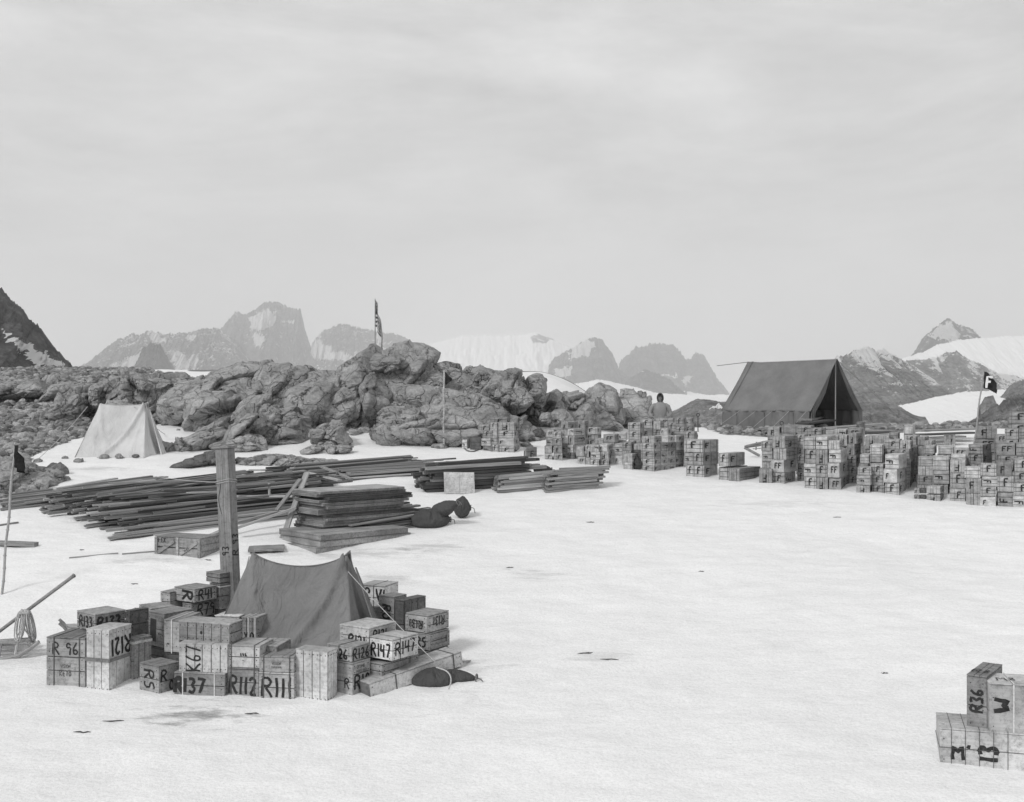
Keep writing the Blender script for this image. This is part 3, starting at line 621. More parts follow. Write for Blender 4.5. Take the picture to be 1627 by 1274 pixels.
# ================================================================ lettering: brush strokes on a unit cell (x 0..~.6, y 0..1)
GL = {
 'R': (.62, [[(0, 0), (0, 1), (.35, 1), (.52, .85), (.45, .6), (.02, .5)], [(.2, .5), (.58, 0)]]),
 'F': (.55, [[(0, 0), (.03, 1), (.5, 1.0)], [(.02, .55), (.36, .58)]]),
 'K': (.6, [[(0, 0), (0, 1)], [(.5, 1), (.03, .48), (.55, 0)]]),
 'M': (.75, [[(0, 0), (.05, 1), (.32, .35), (.6, 1), (.66, 0)]]), 'W': (.8, [[(0, 1), (.15, 0), (.36, .65), (.58, 0), (.72, 1)]]),
 'V': (.55, [[(0, 1), (.25, 0), (.5, 1)]]), 'H': (.55, [[(0, 0), (0, 1)], [(.5, 0), (.5, 1)], [(0, .5), (.5, .5)]]),
 'E': (.5, [[(.45, 1), (0, 1), (0, 0), (.45, 0)], [(0, .5), (.36, .5)]]), 'X': (.5, [[(0, 0), (.45, 1)], [(.45, 0), (0, 1)]]),
 'U': (.55, [[(0, 1), (.02, .15), (.24, 0), (.46, .15), (.48, 1)]]), 'S': (.5, [[(.45, .9), (.2, 1), (0, .78), (.4, .35), (.3, .03), (0, .1)]]),
 'A': (.55, [[(0, 0), (.25, 1), (.5, 0)], [(.1, .38), (.4, .38)]]), 'N': (.55, [[(0, 0), (0, 1), (.48, 0), (.48, 1)]]), 'T': (.5, [[(0, 1), (.5, 1)], [(.25, 1), (.25, 0)]]),
 'C': (.5, [[(.45, .85), (.2, 1), (0, .6), (.05, .15), (.25, 0), (.45, .15)]]), 'I': (.15, [[(.05, 0), (.05, 1)]]), 'O': (.55, [[(.25, 1), (0, .7), (.02, .25), (.25, 0), (.46, .3), (.46, .75), (.25, 1)]]),
 'B': (.5, [[(0, 0), (0, 1), (.35, .9), (.35, .6), (.05, .5), (.45, .38), (.4, .05), (0, 0)]]),
 'L': (.48, [[(0, 1), (0, 0), (.42, 0)]]), 'D': (.52, [[(0, 0), (0, 1), (.3, .95), (.46, .5), (.3, .04), (0, 0)]]), 'G': (.52, [[(.45, .85), (.2, 1), (0, .6), (.05, .15), (.28, 0), (.46, .15), (.46, .45), (.28, .45)]]),
 '.': (.2, [[(.05, 0), (.08, .04)]]), ' ': (.3, []), '-': (.4, [[(0, .5), (.3, .5)]]), "'": (.2, [[(.05, .8), (.08, 1)]]),
 '0': (.55, [[(.25, 1), (0, .7), (.02, .25), (.25, 0), (.46, .3), (.46, .75), (.25, 1)]]), '1': (.24, [[(.1, 0), (.1, 1)]]),
 '2': (.5, [[(0, .8), (.2, 1), (.42, .78), (.3, .4), (0, 0), (.46, .04)]]), '3': (.5, [[(0, .92), (.28, 1), (.42, .78), (.15, .55), (.44, .3), (.28, 0), (0, .1)]]),
 '4': (.55, [[(.1, 1), (0, .45), (.5, .5)], [(.42, .95), (.36, 0)]]), '5': (.5, [[(.45, 1), (.08, 1), (.04, .6), (.35, .58), (.42, .2), (.2, 0), (0, .08)]]),
 '6': (.5, [[(.35, 1), (.05, .55), (.03, .15), (.25, 0), (.44, .22), (.3, .45), (.05, .35)]]), '7': (.5, [[(0, 1), (.46, .98), (.15, 0)]]),
 '8': (.5, [[(.24, .55), (.04, .75), (.22, 1), (.4, .78), (.24, .55), (.04, .3), (.22, 0), (.44, .25), (.24, .55)]]),
 '9': (.5, [[(.42, .8), (.2, 1), (.02, .75), (.2, .52), (.42, .7), (.36, 0)]]), 'v': (.5, [[(0, .7), (.3, 1), (.5, .6)], [(.3, 1), (.25, 0)]]),
}
def strokes(txt):
    x = 0; out = []
    for ch in txt:
        w, ss = GL[ch]
        for s in ss: out.append([(x + a, b) for a, b in s])
        x += w + .14
    return out, max(x - .14, .1)
def letter(mb, txt, org, ux, uz, cx, cy, h, rot=0, wt=.13, mi=1, rg=random, lift=.0025, maxw=None, jit=.07):
    """paint txt centred at (cx,cy) on the face spanned by unit vectors ux,uz from org; rot in quarter turns"""
    ss, w = strokes(txt); k = h
    if maxw and w * k > maxw: kx = maxw / w
    else: kx = k
    n = ux.cross(uz); ca, sa = math.cos(rot * math.pi / 2 + rg.uniform(-.04, .04)), math.sin(rot * math.pi / 2 + rg.uniform(-.04, .04))
    for si, s in enumerate(ss):
        # smooth then ribbon
        P = []
        for i in range(len(s) - 1):
            a, b = s[i], s[i + 1]; m = 3
            for q in range(m): P.append((a[0] + (b[0] - a[0]) * q / m, a[1] + (b[1] - a[1]) * q / m))
        P.append(s[-1])
        if len(s) > 3:
            for _ in range(2): P = [P[0]] + [((P[i - 1][0] + 2 * P[i][0] + P[i + 1][0]) / 4, (P[i - 1][1] + 2 * P[i][1] + P[i + 1][1]) / 4) for i in range(1, len(P) - 1)] + [P[-1]]
        Q = []
        for (a, b) in P:
            u = (a - w / 2 + rg.uniform(-jit, jit) * .4) * kx; v = (b - .5 + rg.uniform(-jit, jit) * .4) * k
            Q.append((cx + u * ca - v * sa, cy + u * sa + v * ca))
        V = []; 
        for i, (a, b) in enumerate(Q):
            p0 = Q[max(i - 1, 0)]; p1 = Q[min(i + 1, len(Q) - 1)]; dx, dy = p1[0] - p0[0], p1[1] - p0[1]; L = math.hypot(dx, dy) or 1
            hw = wt * h * rg.uniform(.42, .6); nx, ny = -dy / L * hw, dx / L * hw
            for sg in (1, -1):
                V.append(org + ux * (a + sg * nx) + uz * (b + sg * ny) + n * (lift + .0003 * si))
        mb.add(V, [(2 * i, 2 * i + 1, 2 * i + 3, 2 * i + 2) for i in range(len(Q) - 1)], mi)

# ================================================================ crates
def side_boards(mb, W, D, H, axis, n, vert, gap, th, rg, mi=0, bev=.0015):
    """boards over one face; axis 'f','b','l','r','t' ; vert: boards upright"""
    x, y, z = W / 2, D / 2, H / 2
    L = {'f': (W, H), 'b': (W, H), 'l': (D - 2 * th, H), 'r': (D - 2 * th, H), 't': (W, D)}[axis]
    if axis in 'lr' and L[0] < .02: return
    cuts = sorted([(i + rg.uniform(-.12, .12)) / n for i in range(1, n)]); cuts = [0] + cuts + [1]
    for a, b in zip(cuts[:-1], cuts[1:]):
        if vert: u0, u1, v0, v1 = a * L[0] + gap / 2, b * L[0] - gap / 2, 0, L[1]
        else: u0, u1, v0, v1 = 0, L[0], a * L[1] + gap / 2, b * L[1] - gap / 2
        if axis == 't': v0, v1 = v0, v1
        j = rg.uniform(0, .003) if axis != 't' else rg.uniform(0, .004)
        du, dv = u1 - u0, v1 - v0; cu, cv = (u0 + u1) / 2 - L[0] / 2, (v0 + v1) / 2
        if axis in 'fb':
            s = -1 if axis == 'f' else 1
            mb.box((cu, s * (y - th / 2 + j), cv), (du, th, dv), mi, bev=bev)
        elif axis in 'lr':
            s = -1 if axis == 'l' else 1
            mb.box((s * (x - th / 2 - .002 + j), cu, cv), (th, du, dv), mi, bev=bev)
        else: mb.box((cu, cv - D / 2, H + th / 2 - .001 + j), (du, dv, th), mi, bev=bev)
def ring(mb, W, D, H, x, w, t, mi=0, axis='x'):
    if axis == 'x':
        mb.box((x, -D / 2 - t / 2 - .003, H / 2), (w, t, H + .02), mi); mb.box((x, D / 2 + t / 2 + .003, H / 2), (w, t, H + .02), mi)
        mb.box((x, 0, H + .0135 + t / 2 + .003), (w, D + .02, t), mi)
    else:
        mb.box((-W / 2 - t / 2 - .003, x, H / 2), (t, w, H + .02), mi); mb.box((W / 2 + t / 2 + .003, x, H / 2), (t, w, H + .02), mi)
        mb.box((0, x, H + .0135 + t / 2 + .003), (W + .02, w, t), mi)
FACE = {}
def faces(W, D, H):
    X, Y, Z = Vector((1, 0, 0)), Vector((0, 1, 0)), Vector((0, 0, 1))
    return {'f': (Vector((0, -D / 2, 0)), X, Z, W, H), 'r': (Vector((W / 2, 0, 0)), Y, Z, D, H), 't': (Vector((0, -D / 2, H + .012)), X, Y, W, D)}
class Crate: pass
def corner_solve(xl, xc, xr, yb, yg, a, Yo=None):
    """near bottom corner at pixel column xc; row yg gives the distance, row yb the bottom edge"""
    p = at(xc, yg); Y0 = Yo or p.y; X0 = (xc - CX) / F * Y0
    l, r = xl - CX, (xr - CX) if xr is not None else None
    W = (F * X0 - l * Y0) / (F * math.cos(a) + l * math.sin(a))
    D = None
    if r is not None:
        den = F * math.sin(a) - r * math.cos(a)
        D = (r * Y0 - F * X0) / den if abs(den) > 60 else .4
    zb = CAMZ + (HY - yb) / F * Y0
    return X0, Y0, zb, W, D
NR = 0
def rcrate(xl, xc, xr, yb, yt, yg, a, label, marks=(), tone='wood', name='wooden_crate', nf=2, nr=2, vf=False, vr=False, nt=3, cleat='', straps=(), D=None, group=None, cat='crate', sink=.0, stone=None, lab2=None, Dmax=.9):
    """one crate near the camera, boards, lid and straps as parts. marks: (face, text, height fraction, u, v, quarter turns, weight[, mi])"""
    global NR; NR += 1; rg = random.Random(1000 + NR); a = R(a)
    X0, Y0, zb, W, Dd = corner_solve(xl, xc, xr, yb, yg, a)
    D = D or (min(Dd, Dmax) if Dd and Dd > .08 else .35)
    H = (yb - yt) / F * Y0
    ux = Vector((math.cos(a), -math.sin(a), 0)); uy = Vector((math.sin(a), math.cos(a), 0))
    c = Vector((X0, Y0, zb)) - ux * W / 2 + uy * D / 2
    if yb == yg: c.z -= .025; H += .025
    root = empty(name, c, -a); tag(root, label, cat, group)
    if D > 1.2 and name == 'long_box': root.rotation_euler = (math.atan(.13), 0, -a); root.location.z += D / 2 * .13
    th = .014; Hb = H - .014; g = .009
    m = MB(); m.box((0, 0, Hb / 2), (W - .028, D - .028, Hb - .006), 2)
    side_boards(m, W, D, Hb, 'f', nf, vf, g, th, rg); side_boards(m, W, D, Hb, 'b', nf, vf, g, th, rg)
    side_boards(m, W, D, Hb, 'r', nr, vr, g, th, rg); side_boards(m, W, D, Hb, 'l', nr, vr, g, th, rg)
    if 'r' in cleat:
        for s in (-1, 1): m.box((W / 2 + .009, s * (D / 2 - .03), Hb / 2), (.018, .05, Hb - .004), 0, bev=.002)
        for s in (0, 1): m.box((W / 2 + .009, 0, .03 + s * (Hb - .06)), (.0175, D - .112, .05), 0, bev=.002)
    if 'f' in cleat:
        for s in (-1, 1): m.box((s * (W / 2 - .03), -D / 2 - .009, Hb / 2), (.05, .018, Hb - .004), 0, bev=.002)
        for s in (0, 1): m.box((0, -D / 2 - .009, .03 + s * (Hb - .06)), (W - .112, .0175, .05), 0, bev=.002)
    fc = faces(W, D, Hb)
    for mk in marks:
        f, t, hf, u, v, rot, wt = mk[:7]; mi = mk[7] if len(mk) > 7 else 1
        if f == 't': continue
        o, e1, e2, L, Ht = fc[f]; extra = .018 if f in cleat else 0
        maxw = (L * .86 if rot % 2 == 0 else Ht * .9)
        base = (Ht if rot % 2 == 0 else L)
        letter(m, t, o + e1.cross(e2) * extra, e1, e2, (u - .5) * L, v * Ht, hf * base, rot, wt * (1.0 if mi == 3 else 1.3), mi, rg, .004, maxw)
    for f in ('f', 'r'):
        o, e1, e2, L, Ht = fc[f]; nn = e1.cross(e2); k = nf if f == 'f' else nr; vv = vf if f == 'f' else vr; ex = .018 if f in cleat else 0
        for i in range(k):
            for q in (.2, .75):
                for e in (.035, -.035):
                    w_, h_ = ((i + q) / k - .5) * L, (e if e > 0 else Ht + e)
                    if not vv: w_, h_ = (-L / 2 + e if e > 0 else L / 2 + e), (i + q) / k * Ht
                    p_ = o + e1 * w_ + e2 * h_ + nn * (.002 + ex); d_ = e1 * .009 + e2 * .009 + nn * .005
                    m.box(p_, (abs(d_.x), abs(d_.y), abs(d_.z)), 2)
    m.build('body', [M[tone], M['ink'], M['seam'], M['print']], root)
    if name == 'long_box': eb = MB(); eb.box((0, -D / 2 - .004, Hb / 2), (W + .004, .008, Hb + .004), bev=.001); eb.build('end_shade', M['wood_dark'], root)  # added dark sheet: the shade of the box end put into colour
    l = MB(); side_boards(l, W + .006, D + .006, Hb, 't', nt, rg.random() < .5, .005, .014, rg)
    for mk in marks:
        if mk[0] == 't':
            o, e1, e2, L, Ht = fc['t']; letter(l, mk[1], o + Vector((0, 0, .006)), e1, e2, (mk[3] - .5) * L, mk[4] * Ht, mk[2] * Ht, mk[5], mk[6], 1, rg, .004, L * .85)
    l.build('lid', [M[tone], M['ink']], root)
    for st in straps:
        u, w, mat = st[:3]; ax = st[3] if len(st) > 3 else 'x'
        s_ = MB()
        if ax == 'z':
            z = u * Hb; t = .004
            s_.box((0, -D / 2 - .006, z), (W + .016, t, w)); s_.box((W / 2 + .006, 0, z), (t, D + .006, w)); s_.box((-W / 2 - .006, 0, z), (t, D + .006, w)); s_.box((0, D / 2 + .006, z), (W + .016, t, w))
        else: ring(s_, W + .004, D + .004, Hb, (u - .5) * (W if ax == 'x' else D), w, .003, 0, ax)
        s_.build('strap', M[mat], root)
    root['_dim'] = (W, D, H)
    return root
def clean_dims():
    for o in COL.objects:
        if '_dim' in o: del o['_dim']
W1, WL = 'wire', 'wire_light'
RG = 'crates stacked round the near tent'
def RC(*a, **k): k.setdefault('group', RG); return rcrate(*a, **k)
# left cluster
RC(74, 135, None, 1092, 1014, 1092, 11, 'big upright crate lettered R 96, leftmost crate of the near tent camp', [('f', 'R 96', .24, .5, .8, 0, .1), ('f', 'VISION', .07, .5, .45, 0, .2, 3), ('f', 'KETO', .1, .5, .3, 0, .2, 3)], nf=3, cleat='', straps=[(.2, .012, W1), (.86, .012, W1)], D=.5)
RC(137, 173.7, 209, 1097, 1001, 1097, 18, 'tall upright crate with R121 painted upside down and a white paper label', [('r', 'R121', .28, .5, .72, 2, .13)], 'wood_light', nf=3, vf=True, nr=3, vr=True, straps=[(.52, .04, 'wood_mid', 'z')])
_t = RC(122.6, 151.5, 200, 1004, 976, 1078, 40, 'crate lettered R133 on two sides, on top behind the tall R121 crate', [('f', 'R133', .66, .5, .5, 0, .16), ('r', 'R133', .68, .45, .5, 0, .17)])
RC(130, 155, 205, 1078, 1005, 1078, 40, 'plain crate carrying the upper R133 crate, mostly hidden', [], 'wood_mid')
RC(200, 206, 236, 1013, 970, 1066, 40, 'dark crate between the R133 crate and the long open crate', [], 'wood_dark', straps=[(.5, .01, W1, 'y')])
RC(200, 211, 240.5, 1080, 1015, 1080, 40, 'crate with an overhanging pale cover standing behind the tall R121 crate', [], 'wood', nr=3, vr=True, straps=[(.93, .03, 'wood_light', 'z')])
RC(222, 252.5, 285, 1102, 1058, 1102, 34, 'small cube crate lettered R, alone between the left group and the R137 crate', [('f', 'R5', .5, .5, .5, 3, .12), ('r', 'R', .4, .25, .66, 0, .14), ('r', 'O', .35, .62, .28, 0, .14)], 'wood', straps=[])
# row at the front of the tent
RC(277, 357, 363, 1106, 1070, 1106, 8, 'long low crate lettered R137 under the pale K crate', [('f', 'R', .6, .1, .5, 0, .24), ('f', '137', .62, .4, .5, 0, .16)], nf=2, straps=[(.17, .012, WL), (.8, .01, WL)], Dmax=.45, D=.4)
RC(284, 361.5, 370, 1069, 1023.5, 1104, 8, 'pale board crate with K and figures painted sideways, above the R137 crate', [('f', 'K67', .3, .3, .5, 1, .09)], 'wood_light', nf=6, vf=True, D=.4)
RC(284, 365, 386, 1023, 991, 1101, 18, 'dull long crate with upright boards, topmost above the pale K crate', [('f', 'O', .14, .45, .5, 0, .5)], 'wood', nf=6, vf=True, nt=5)
RC(261, 285, 300, 1037, 985, 1086, 12, 'crate with a small K and a pale cord, left of the dull long crate', [('f', 'K', .18, .25, .25, 3, .16)], 'wood', nf=1, straps=[(.5, .012, WL)], D=.5)
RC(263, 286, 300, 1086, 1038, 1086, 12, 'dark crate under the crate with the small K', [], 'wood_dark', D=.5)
RC(361.5, 411, 420, 1107, 1062.5, 1107, 10, 'crate lettered R112 in the front row left of the R111 crate', [('f', 'R112', .62, .5, .45, 0, .11)], nf=2, straps=[(.12, .012, W1), (.86, .012, W1)], D=.4)
RC(361.5, 412.5, 424, 1062, 1026, 1106, 10, 'pale crate with a black smear, stacked on the R112 crate', [('f', '---', .22, .5, .62, 0, .5), ('f', '--', .1, .5, .35, 0, .3)], 'wood_light', nf=2, straps=[(.12, .01, W1), (.84, .01, W1)], D=.4)
RC(413, 441, 446, 1062, 1026, 1096, 10, 'crate end lettered R94 peeping over the small printed crate', [('f', 'R94', .32, .5, .6, 0, .13)], 'wood', D=.4, cleat='f')
RC(411.5, 467, 472, 1110.5, 1070, 1110.5, 9, 'pale crate lettered R111 in the middle of the front row', [('f', 'R111', .72, .52, .5, 0, .1)], 'wood_light', nf=2, straps=[(.13, .014, W1), (.88, .014, W1)], D=.38)
RC(412, 467, 472, 1069.5, 1043.5, 1110, 9, 'low crate with faded printing, stacked on the R111 crate', [('f', 'VISION', .2, .5, .6, 0, .2, 3), ('f', 'SAVANNA', .15, .5, .35, 0, .2, 3)], 'wood', nf=1, straps=[(.13, .01, W1), (.88, .01, W1)], D=.38)
RC(470, 520.5, 536, 1113.5, 1035, 1113.5, 22, 'tall plain crate of upright boards with a bright left strip, front row', [], 'wood_light', nf=4, vf=True, nr=3, vr=True, nt=2, cleat='')
RC(520, 558.5, 588, 1052.5, 1028, 1104, 33, 'crate lettered R126 between the tall plain crate and the R147 crate', [('f', 'R26', .7, .55, .5, 0, .16), ('r', 'R126', .75, .5, .5, 0, .12)], 'wood', straps=[(.5, .01, W1)])
RC(520, 560, 588, 1105, 1053.5, 1105, 33, 'crate with printed lines over big R1 lettering, under the R126 crate', [('r', 'R19', .42, .55, .42, 0, .12), ('r', 'CRUMB', .1, .45, .88, 0, .18, 3), ('r', 'MOULDED', .1, .5, .74, 0, .18, 3), ('f', 'R', .3, .8, .4, 0, .1)], 'wood', nr=3)
RC(540, 586, 629, 1028, 998, 1088, 33, 'crate lettered R121 the right way up, with dark cord and stones on top', [('f', 'R121', .6, .6, .28, 0, .14), ('r', 'R121', .6, .4, .55, 0, .12)], 'wood_light')
RC(541, 587, 629, 1088, 1029, 1088, 33, 'crate hidden below the upper R121 crate', [], 'wood_mid')
RC(588, 623, 664, 1050.5, 1016.5, 1098, 36, 'bright crate lettered R147 on both faces, right of the tent front', [('f', 'R147', .66, .5, .45, 0, .12), ('r', 'R147', .62, .5, .55, 0, .11)], 'wood_light', straps=[(.3, .01, W1, 'y')])
RC(585, 607, 665, 1080, 1055, 1098, 36, 'long low crate printed U.S. ANTARCTIC under the R147 crate', [('r', 'U.S. ANTARCTIC', .2, .5, .42, 0, .15, 3)], 'wood', straps=[(.75, .008, W1, 'y')])
RC(585, 607, 663, 1098, 1081, 1098, 36, 'low dark crate on the snow under the printed U.S. ANTARCTIC crate', [], 'wood_mid')
RC(565, 588.5, 736, 1107, 1085, 1107, 49, 'long narrow box with a dark end lying on the snow in front', [], 'wood_light', name='long_box', straps=[(.27, .014, W1, 'y'), (.9, .014, W1, 'y')], Dmax=3.5, nr=1, nf=1)
# right cluster
RC(573, 611, 614.5, 965, 931, 1010, 20, 'crate with R V lettering just behind the tent, right of its peak', [('f', 'R V1', .6, .6, .6, 0, .12)], 'wood_light', D=.4, straps=[(.55, .008, W1)])
RC(573, 611, 614.5, 1010, 966, 1010, 20, 'lower crate hidden under the R V crate behind the tent', [], 'wood', D=.4)
RC(602, 626, 646, 1004, 948, 1028, 33, 'upright crate with SOR painted sideways in bold black', [('f', 'ROS', .55, .5, .45, 3, .16)], 'wood_mid')
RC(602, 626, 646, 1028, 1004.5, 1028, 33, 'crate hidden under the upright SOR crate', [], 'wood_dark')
_dk = RC(628, 641, 676.5, 1030, 954, 1030, 36, 'dark upright crate with a pale tag on its lid, behind the R131 crate', [], 'wood_dark', nr=3, vr=True, nt=2)
RC(645, 680, 713, 1006, 978, 1058, 34, 'crate with R131 painted upside down on both faces, top of the right stack', [('f', 'R131', .5, .5, .5, 2, .12), ('r', 'R131', .55, .5, .62, 2, .11)], 'wood', cleat='f')
RC(645, 680, 713, 1034, 1007, 1058, 34, 'crate with figure 5 beside an open end, middle of the right stack', [('f', 'R5', .6, .7, .5, 0, .14)], 'wood', cleat='r', nr=2)
RC(645, 680, 712, 1058, 1035, 1058, 34, 'crate on the snow at the bottom of the right stack', [], 'wood_mid', cleat='r')
# back left
RC(234.7, 261, 306, 1030, 975, 1052, 37, 'long crate with an open slot in its end and a pale plank top', [('f', 'I', .7, .35, .5, 0, .28), ('f', 'v', .2, .75, .4, 1, .1)], 'wood', nr=2, Dmax=1.6)
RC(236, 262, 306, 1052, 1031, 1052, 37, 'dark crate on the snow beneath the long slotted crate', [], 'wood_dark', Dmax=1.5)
RC(221, 240, 279, 1028, 967, 1028, 50, 'crate with a split plank lid behind the long slotted crate', [], 'wood', Dmax=1.3)
RC(255, 270, 290, 968, 941, 1010, 24, 'small plain crate on top, left of the R41 crate', [], 'wood', D=.35)
RC(256, 272, 290, 1010, 969, 1010, 24, 'crate hidden under the small plain crate at the back left', [], 'wood_mid', D=.35)
RC(277, 309, 344, 958, 936, 1014, 33, 'crate lettered R41 on one face with a toppled R on the other', [('f', 'R', .5, .65, .5, 3, .14), ('r', 'R41', .82, .5, .55, 0, .12)], 'wood', cleat='')
RC(290, 304, 350, 984, 959.5, 1012, 33, 'crate lettered R79 directly below the R41 crate', [('r', 'R79', .8, .5, .55, 0, .1)], 'wood_mid')
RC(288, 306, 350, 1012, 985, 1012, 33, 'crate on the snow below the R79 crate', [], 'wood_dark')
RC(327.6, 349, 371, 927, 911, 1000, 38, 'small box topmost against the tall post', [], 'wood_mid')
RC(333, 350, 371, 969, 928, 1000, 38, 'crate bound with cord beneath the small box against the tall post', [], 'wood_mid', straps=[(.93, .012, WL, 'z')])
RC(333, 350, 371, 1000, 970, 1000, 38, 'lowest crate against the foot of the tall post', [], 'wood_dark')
RC(384, 408, 418, 1027, 981, 1060, 14, 'crate with pale cord loops and crossed black marks against the tent side', [('f', 'X', .3, .3, .35, 0, .12), ('f', 'O', .3, .7, .35, 0, .12)], 'wood', straps=[(.45, .012, WL), (.9, .012, WL)], D=.3, nf=3, vf=True)
RC(384, 408, 418, 1060, 1028, 1060, 14, 'crate hidden under the corded crate against the tent side', [], 'wood_mid', D=.3)
RC(342, 380, 386, 990, 979, 1056, 12, 'flat pale box lying behind the dull long crate', [], 'wood_light', D=.3, nf=1)
RC(342, 380, 386, 1056, 991, 1056, 12, 'crate hidden beneath the flat pale box', [], 'wood_mid', D=.3)
# lower right corner of the photo
NG = 'crates at the lower right corner'
RC(1493.5, 1700, None, 1231, 1172, 1231, 17, 'long pale crate with M and 13 on its side, lowest at lower right corner', [('f', "M'", .42, .17, .42, 0, .16), ('f', '13', .15, .38, .45, 1, .17)], 'wood_light', group=NG, D=.55, nf=1, nt=3, straps=[(.09, .005, W1), (.2, .005, W1), (.31, .005, W1), (.42, .005, W1), (.53, .005, W1), (.52, .005, W1, 'z')])
RC(1536, 1568, 1617, 1161, 1075, 1212, 36, 'narrow dark upright crate standing on the long crate at the lower right corner', [('f', 'R36', .62, .5, .55, 1, .17), ('t', 'R8', .22, .5, .3, 0, .1)], 'wood_mid', group=NG, D=.62, nr=2, cleat='')
RC(1572, 1680, None, 1176, 1090, 1226, 12, 'pale crate with a bold sideways W, on the long lower right corner crate', [('f', 'W', .26, .2, .62, 1, .2), ('t', 'M8', .3, .3, .4, 0, .1)], 'wood_light', group=NG, D=.42, nf=1, straps=[(.36, .012, WL)])
# ================================================================ food crates: unit crates, scaled copies
FV = []
def unit_crate(k, tone, mf, mr, rf, rr, style):
    rg = random.Random(50 + k); m = MB(); W = D = H = 1.0; t = .04; g = .03
    m.box((0, 0, .49), (.95, .95, .96), 2)
    nf, nr = (3, 2) if style == 0 else (2, 3) if style == 1 else (1, 1)
    for ax, n, vert in (('f', nf, style == 1), ('b', 2, False), ('r', nr, style != 1), ('l', 2, False)): side_boards(m, W, D, .97, ax, n, vert, g, t, rg, bev=.006)
    side_boards(m, W, D, .965, 't', 3, k % 2 == 0, .02, .035, rg, bev=.006)
    fc = faces(W, D, 1.0); fc = {a: (v[0], v[1], v[2], 1, 1) for a, v in fc.items()}
    for u in ((.12, .88), (.3, .72), ())[k % 3]:
        m.box(((u - .5), -.5 - .008, .485), (.014, .01, .975), 3)
        m.box((.5 + .008, (u - .5), .485), (.01, .014, .975), 3)
    for (f, ch, rot) in (('f', mf, rf), ('r', mr, rr)):
        if not ch: continue
        o, e1, e2, L, Ht = fc[f]; letter(m, ch, o, e1, e2, rg.uniform(-.2, .2), rg.uniform(.38, .62), rg.uniform(.36, .5), rot, .18, 1, rg, .018, .7)
    return m.mesh('food_crate'), [M[tone], M['ink'], M['seam'], M['wire']]
_spec = [('fwood', 'F', 'F', 0, 0, 0), ('fwood', 'F', 'F', 0, 3, 1), ('fwood2', 'F', 'F', 0, 0, 2), ('fwood3', 'F', 'F', 1, 0, 0), ('fwood', 'F', 'F', 2, 2, 1), ('fwood2', 'F', '', 3, 0, 0),
         ('fwood', '', 'F', 0, 2, 2), ('fwood', 'F', 'F', 0, 1, 0), ('fwood3', 'F', 'F', 0, 0, 1), ('fwood2', '', '', 0, 0, 0), ('fwood', '', '', 0, 0, 1), ('fwood', 'FF', 'F', 0, 0, 2),
         ('wood_dark', '', '', 0, 0, 0), ('fwood2', 'F', 'F', 3, 3, 1), ('fwood', 'F', 'F', 3, 2, 0)]
for i, sp in enumerate(_spec):
    me, mats = unit_crate(i, *sp)
    for mm in mats: me.materials.append(mm)
    FV.append(me)
WORDS = {0: ('F', 'pale'), 5: ('F', 'pale'), 9: ('', 'pale'), 10: ('', 'brown'), 12: ('', 'dark')}
def describe(k):
    if k == 12: return 'dark unmarked crate'
    if k in (9, 10): return ('pale' if k == 9 else 'weathered') + ' unmarked crate'
    r = _spec[k][3]; tone = {'fwood': 'weathered', 'fwood2': 'pale', 'fwood3': 'dull'}[_spec[k][0]]
    how = {0: 'upright F', 1: 'toppled F', 2: 'inverted F', 3: 'sideways F'}[r]
    if k == 6: how = 'end F'
    if k == 11: how = 'double F'
    return f'{tone} crate, {how}'
ORD = ['lowest', 'second', 'third', 'fourth', 'fifth', 'sixth', 'seventh', 'eighth', 'ninth', 'tenth', 'eleventh', 'twelfth']
proto = None; NCR = 0
def fcrate(c, dims, rz, k, label, group):
    global proto, NCR; NCR += 1
    if proto is None or True:
        o = bpy.data.objects.new('food_crate', FV[k]); COL.objects.link(o)
    o.location = c; o.rotation_euler = (0, 0, rz); o.scale = dims
    tag(o, label, 'crate', group); return o
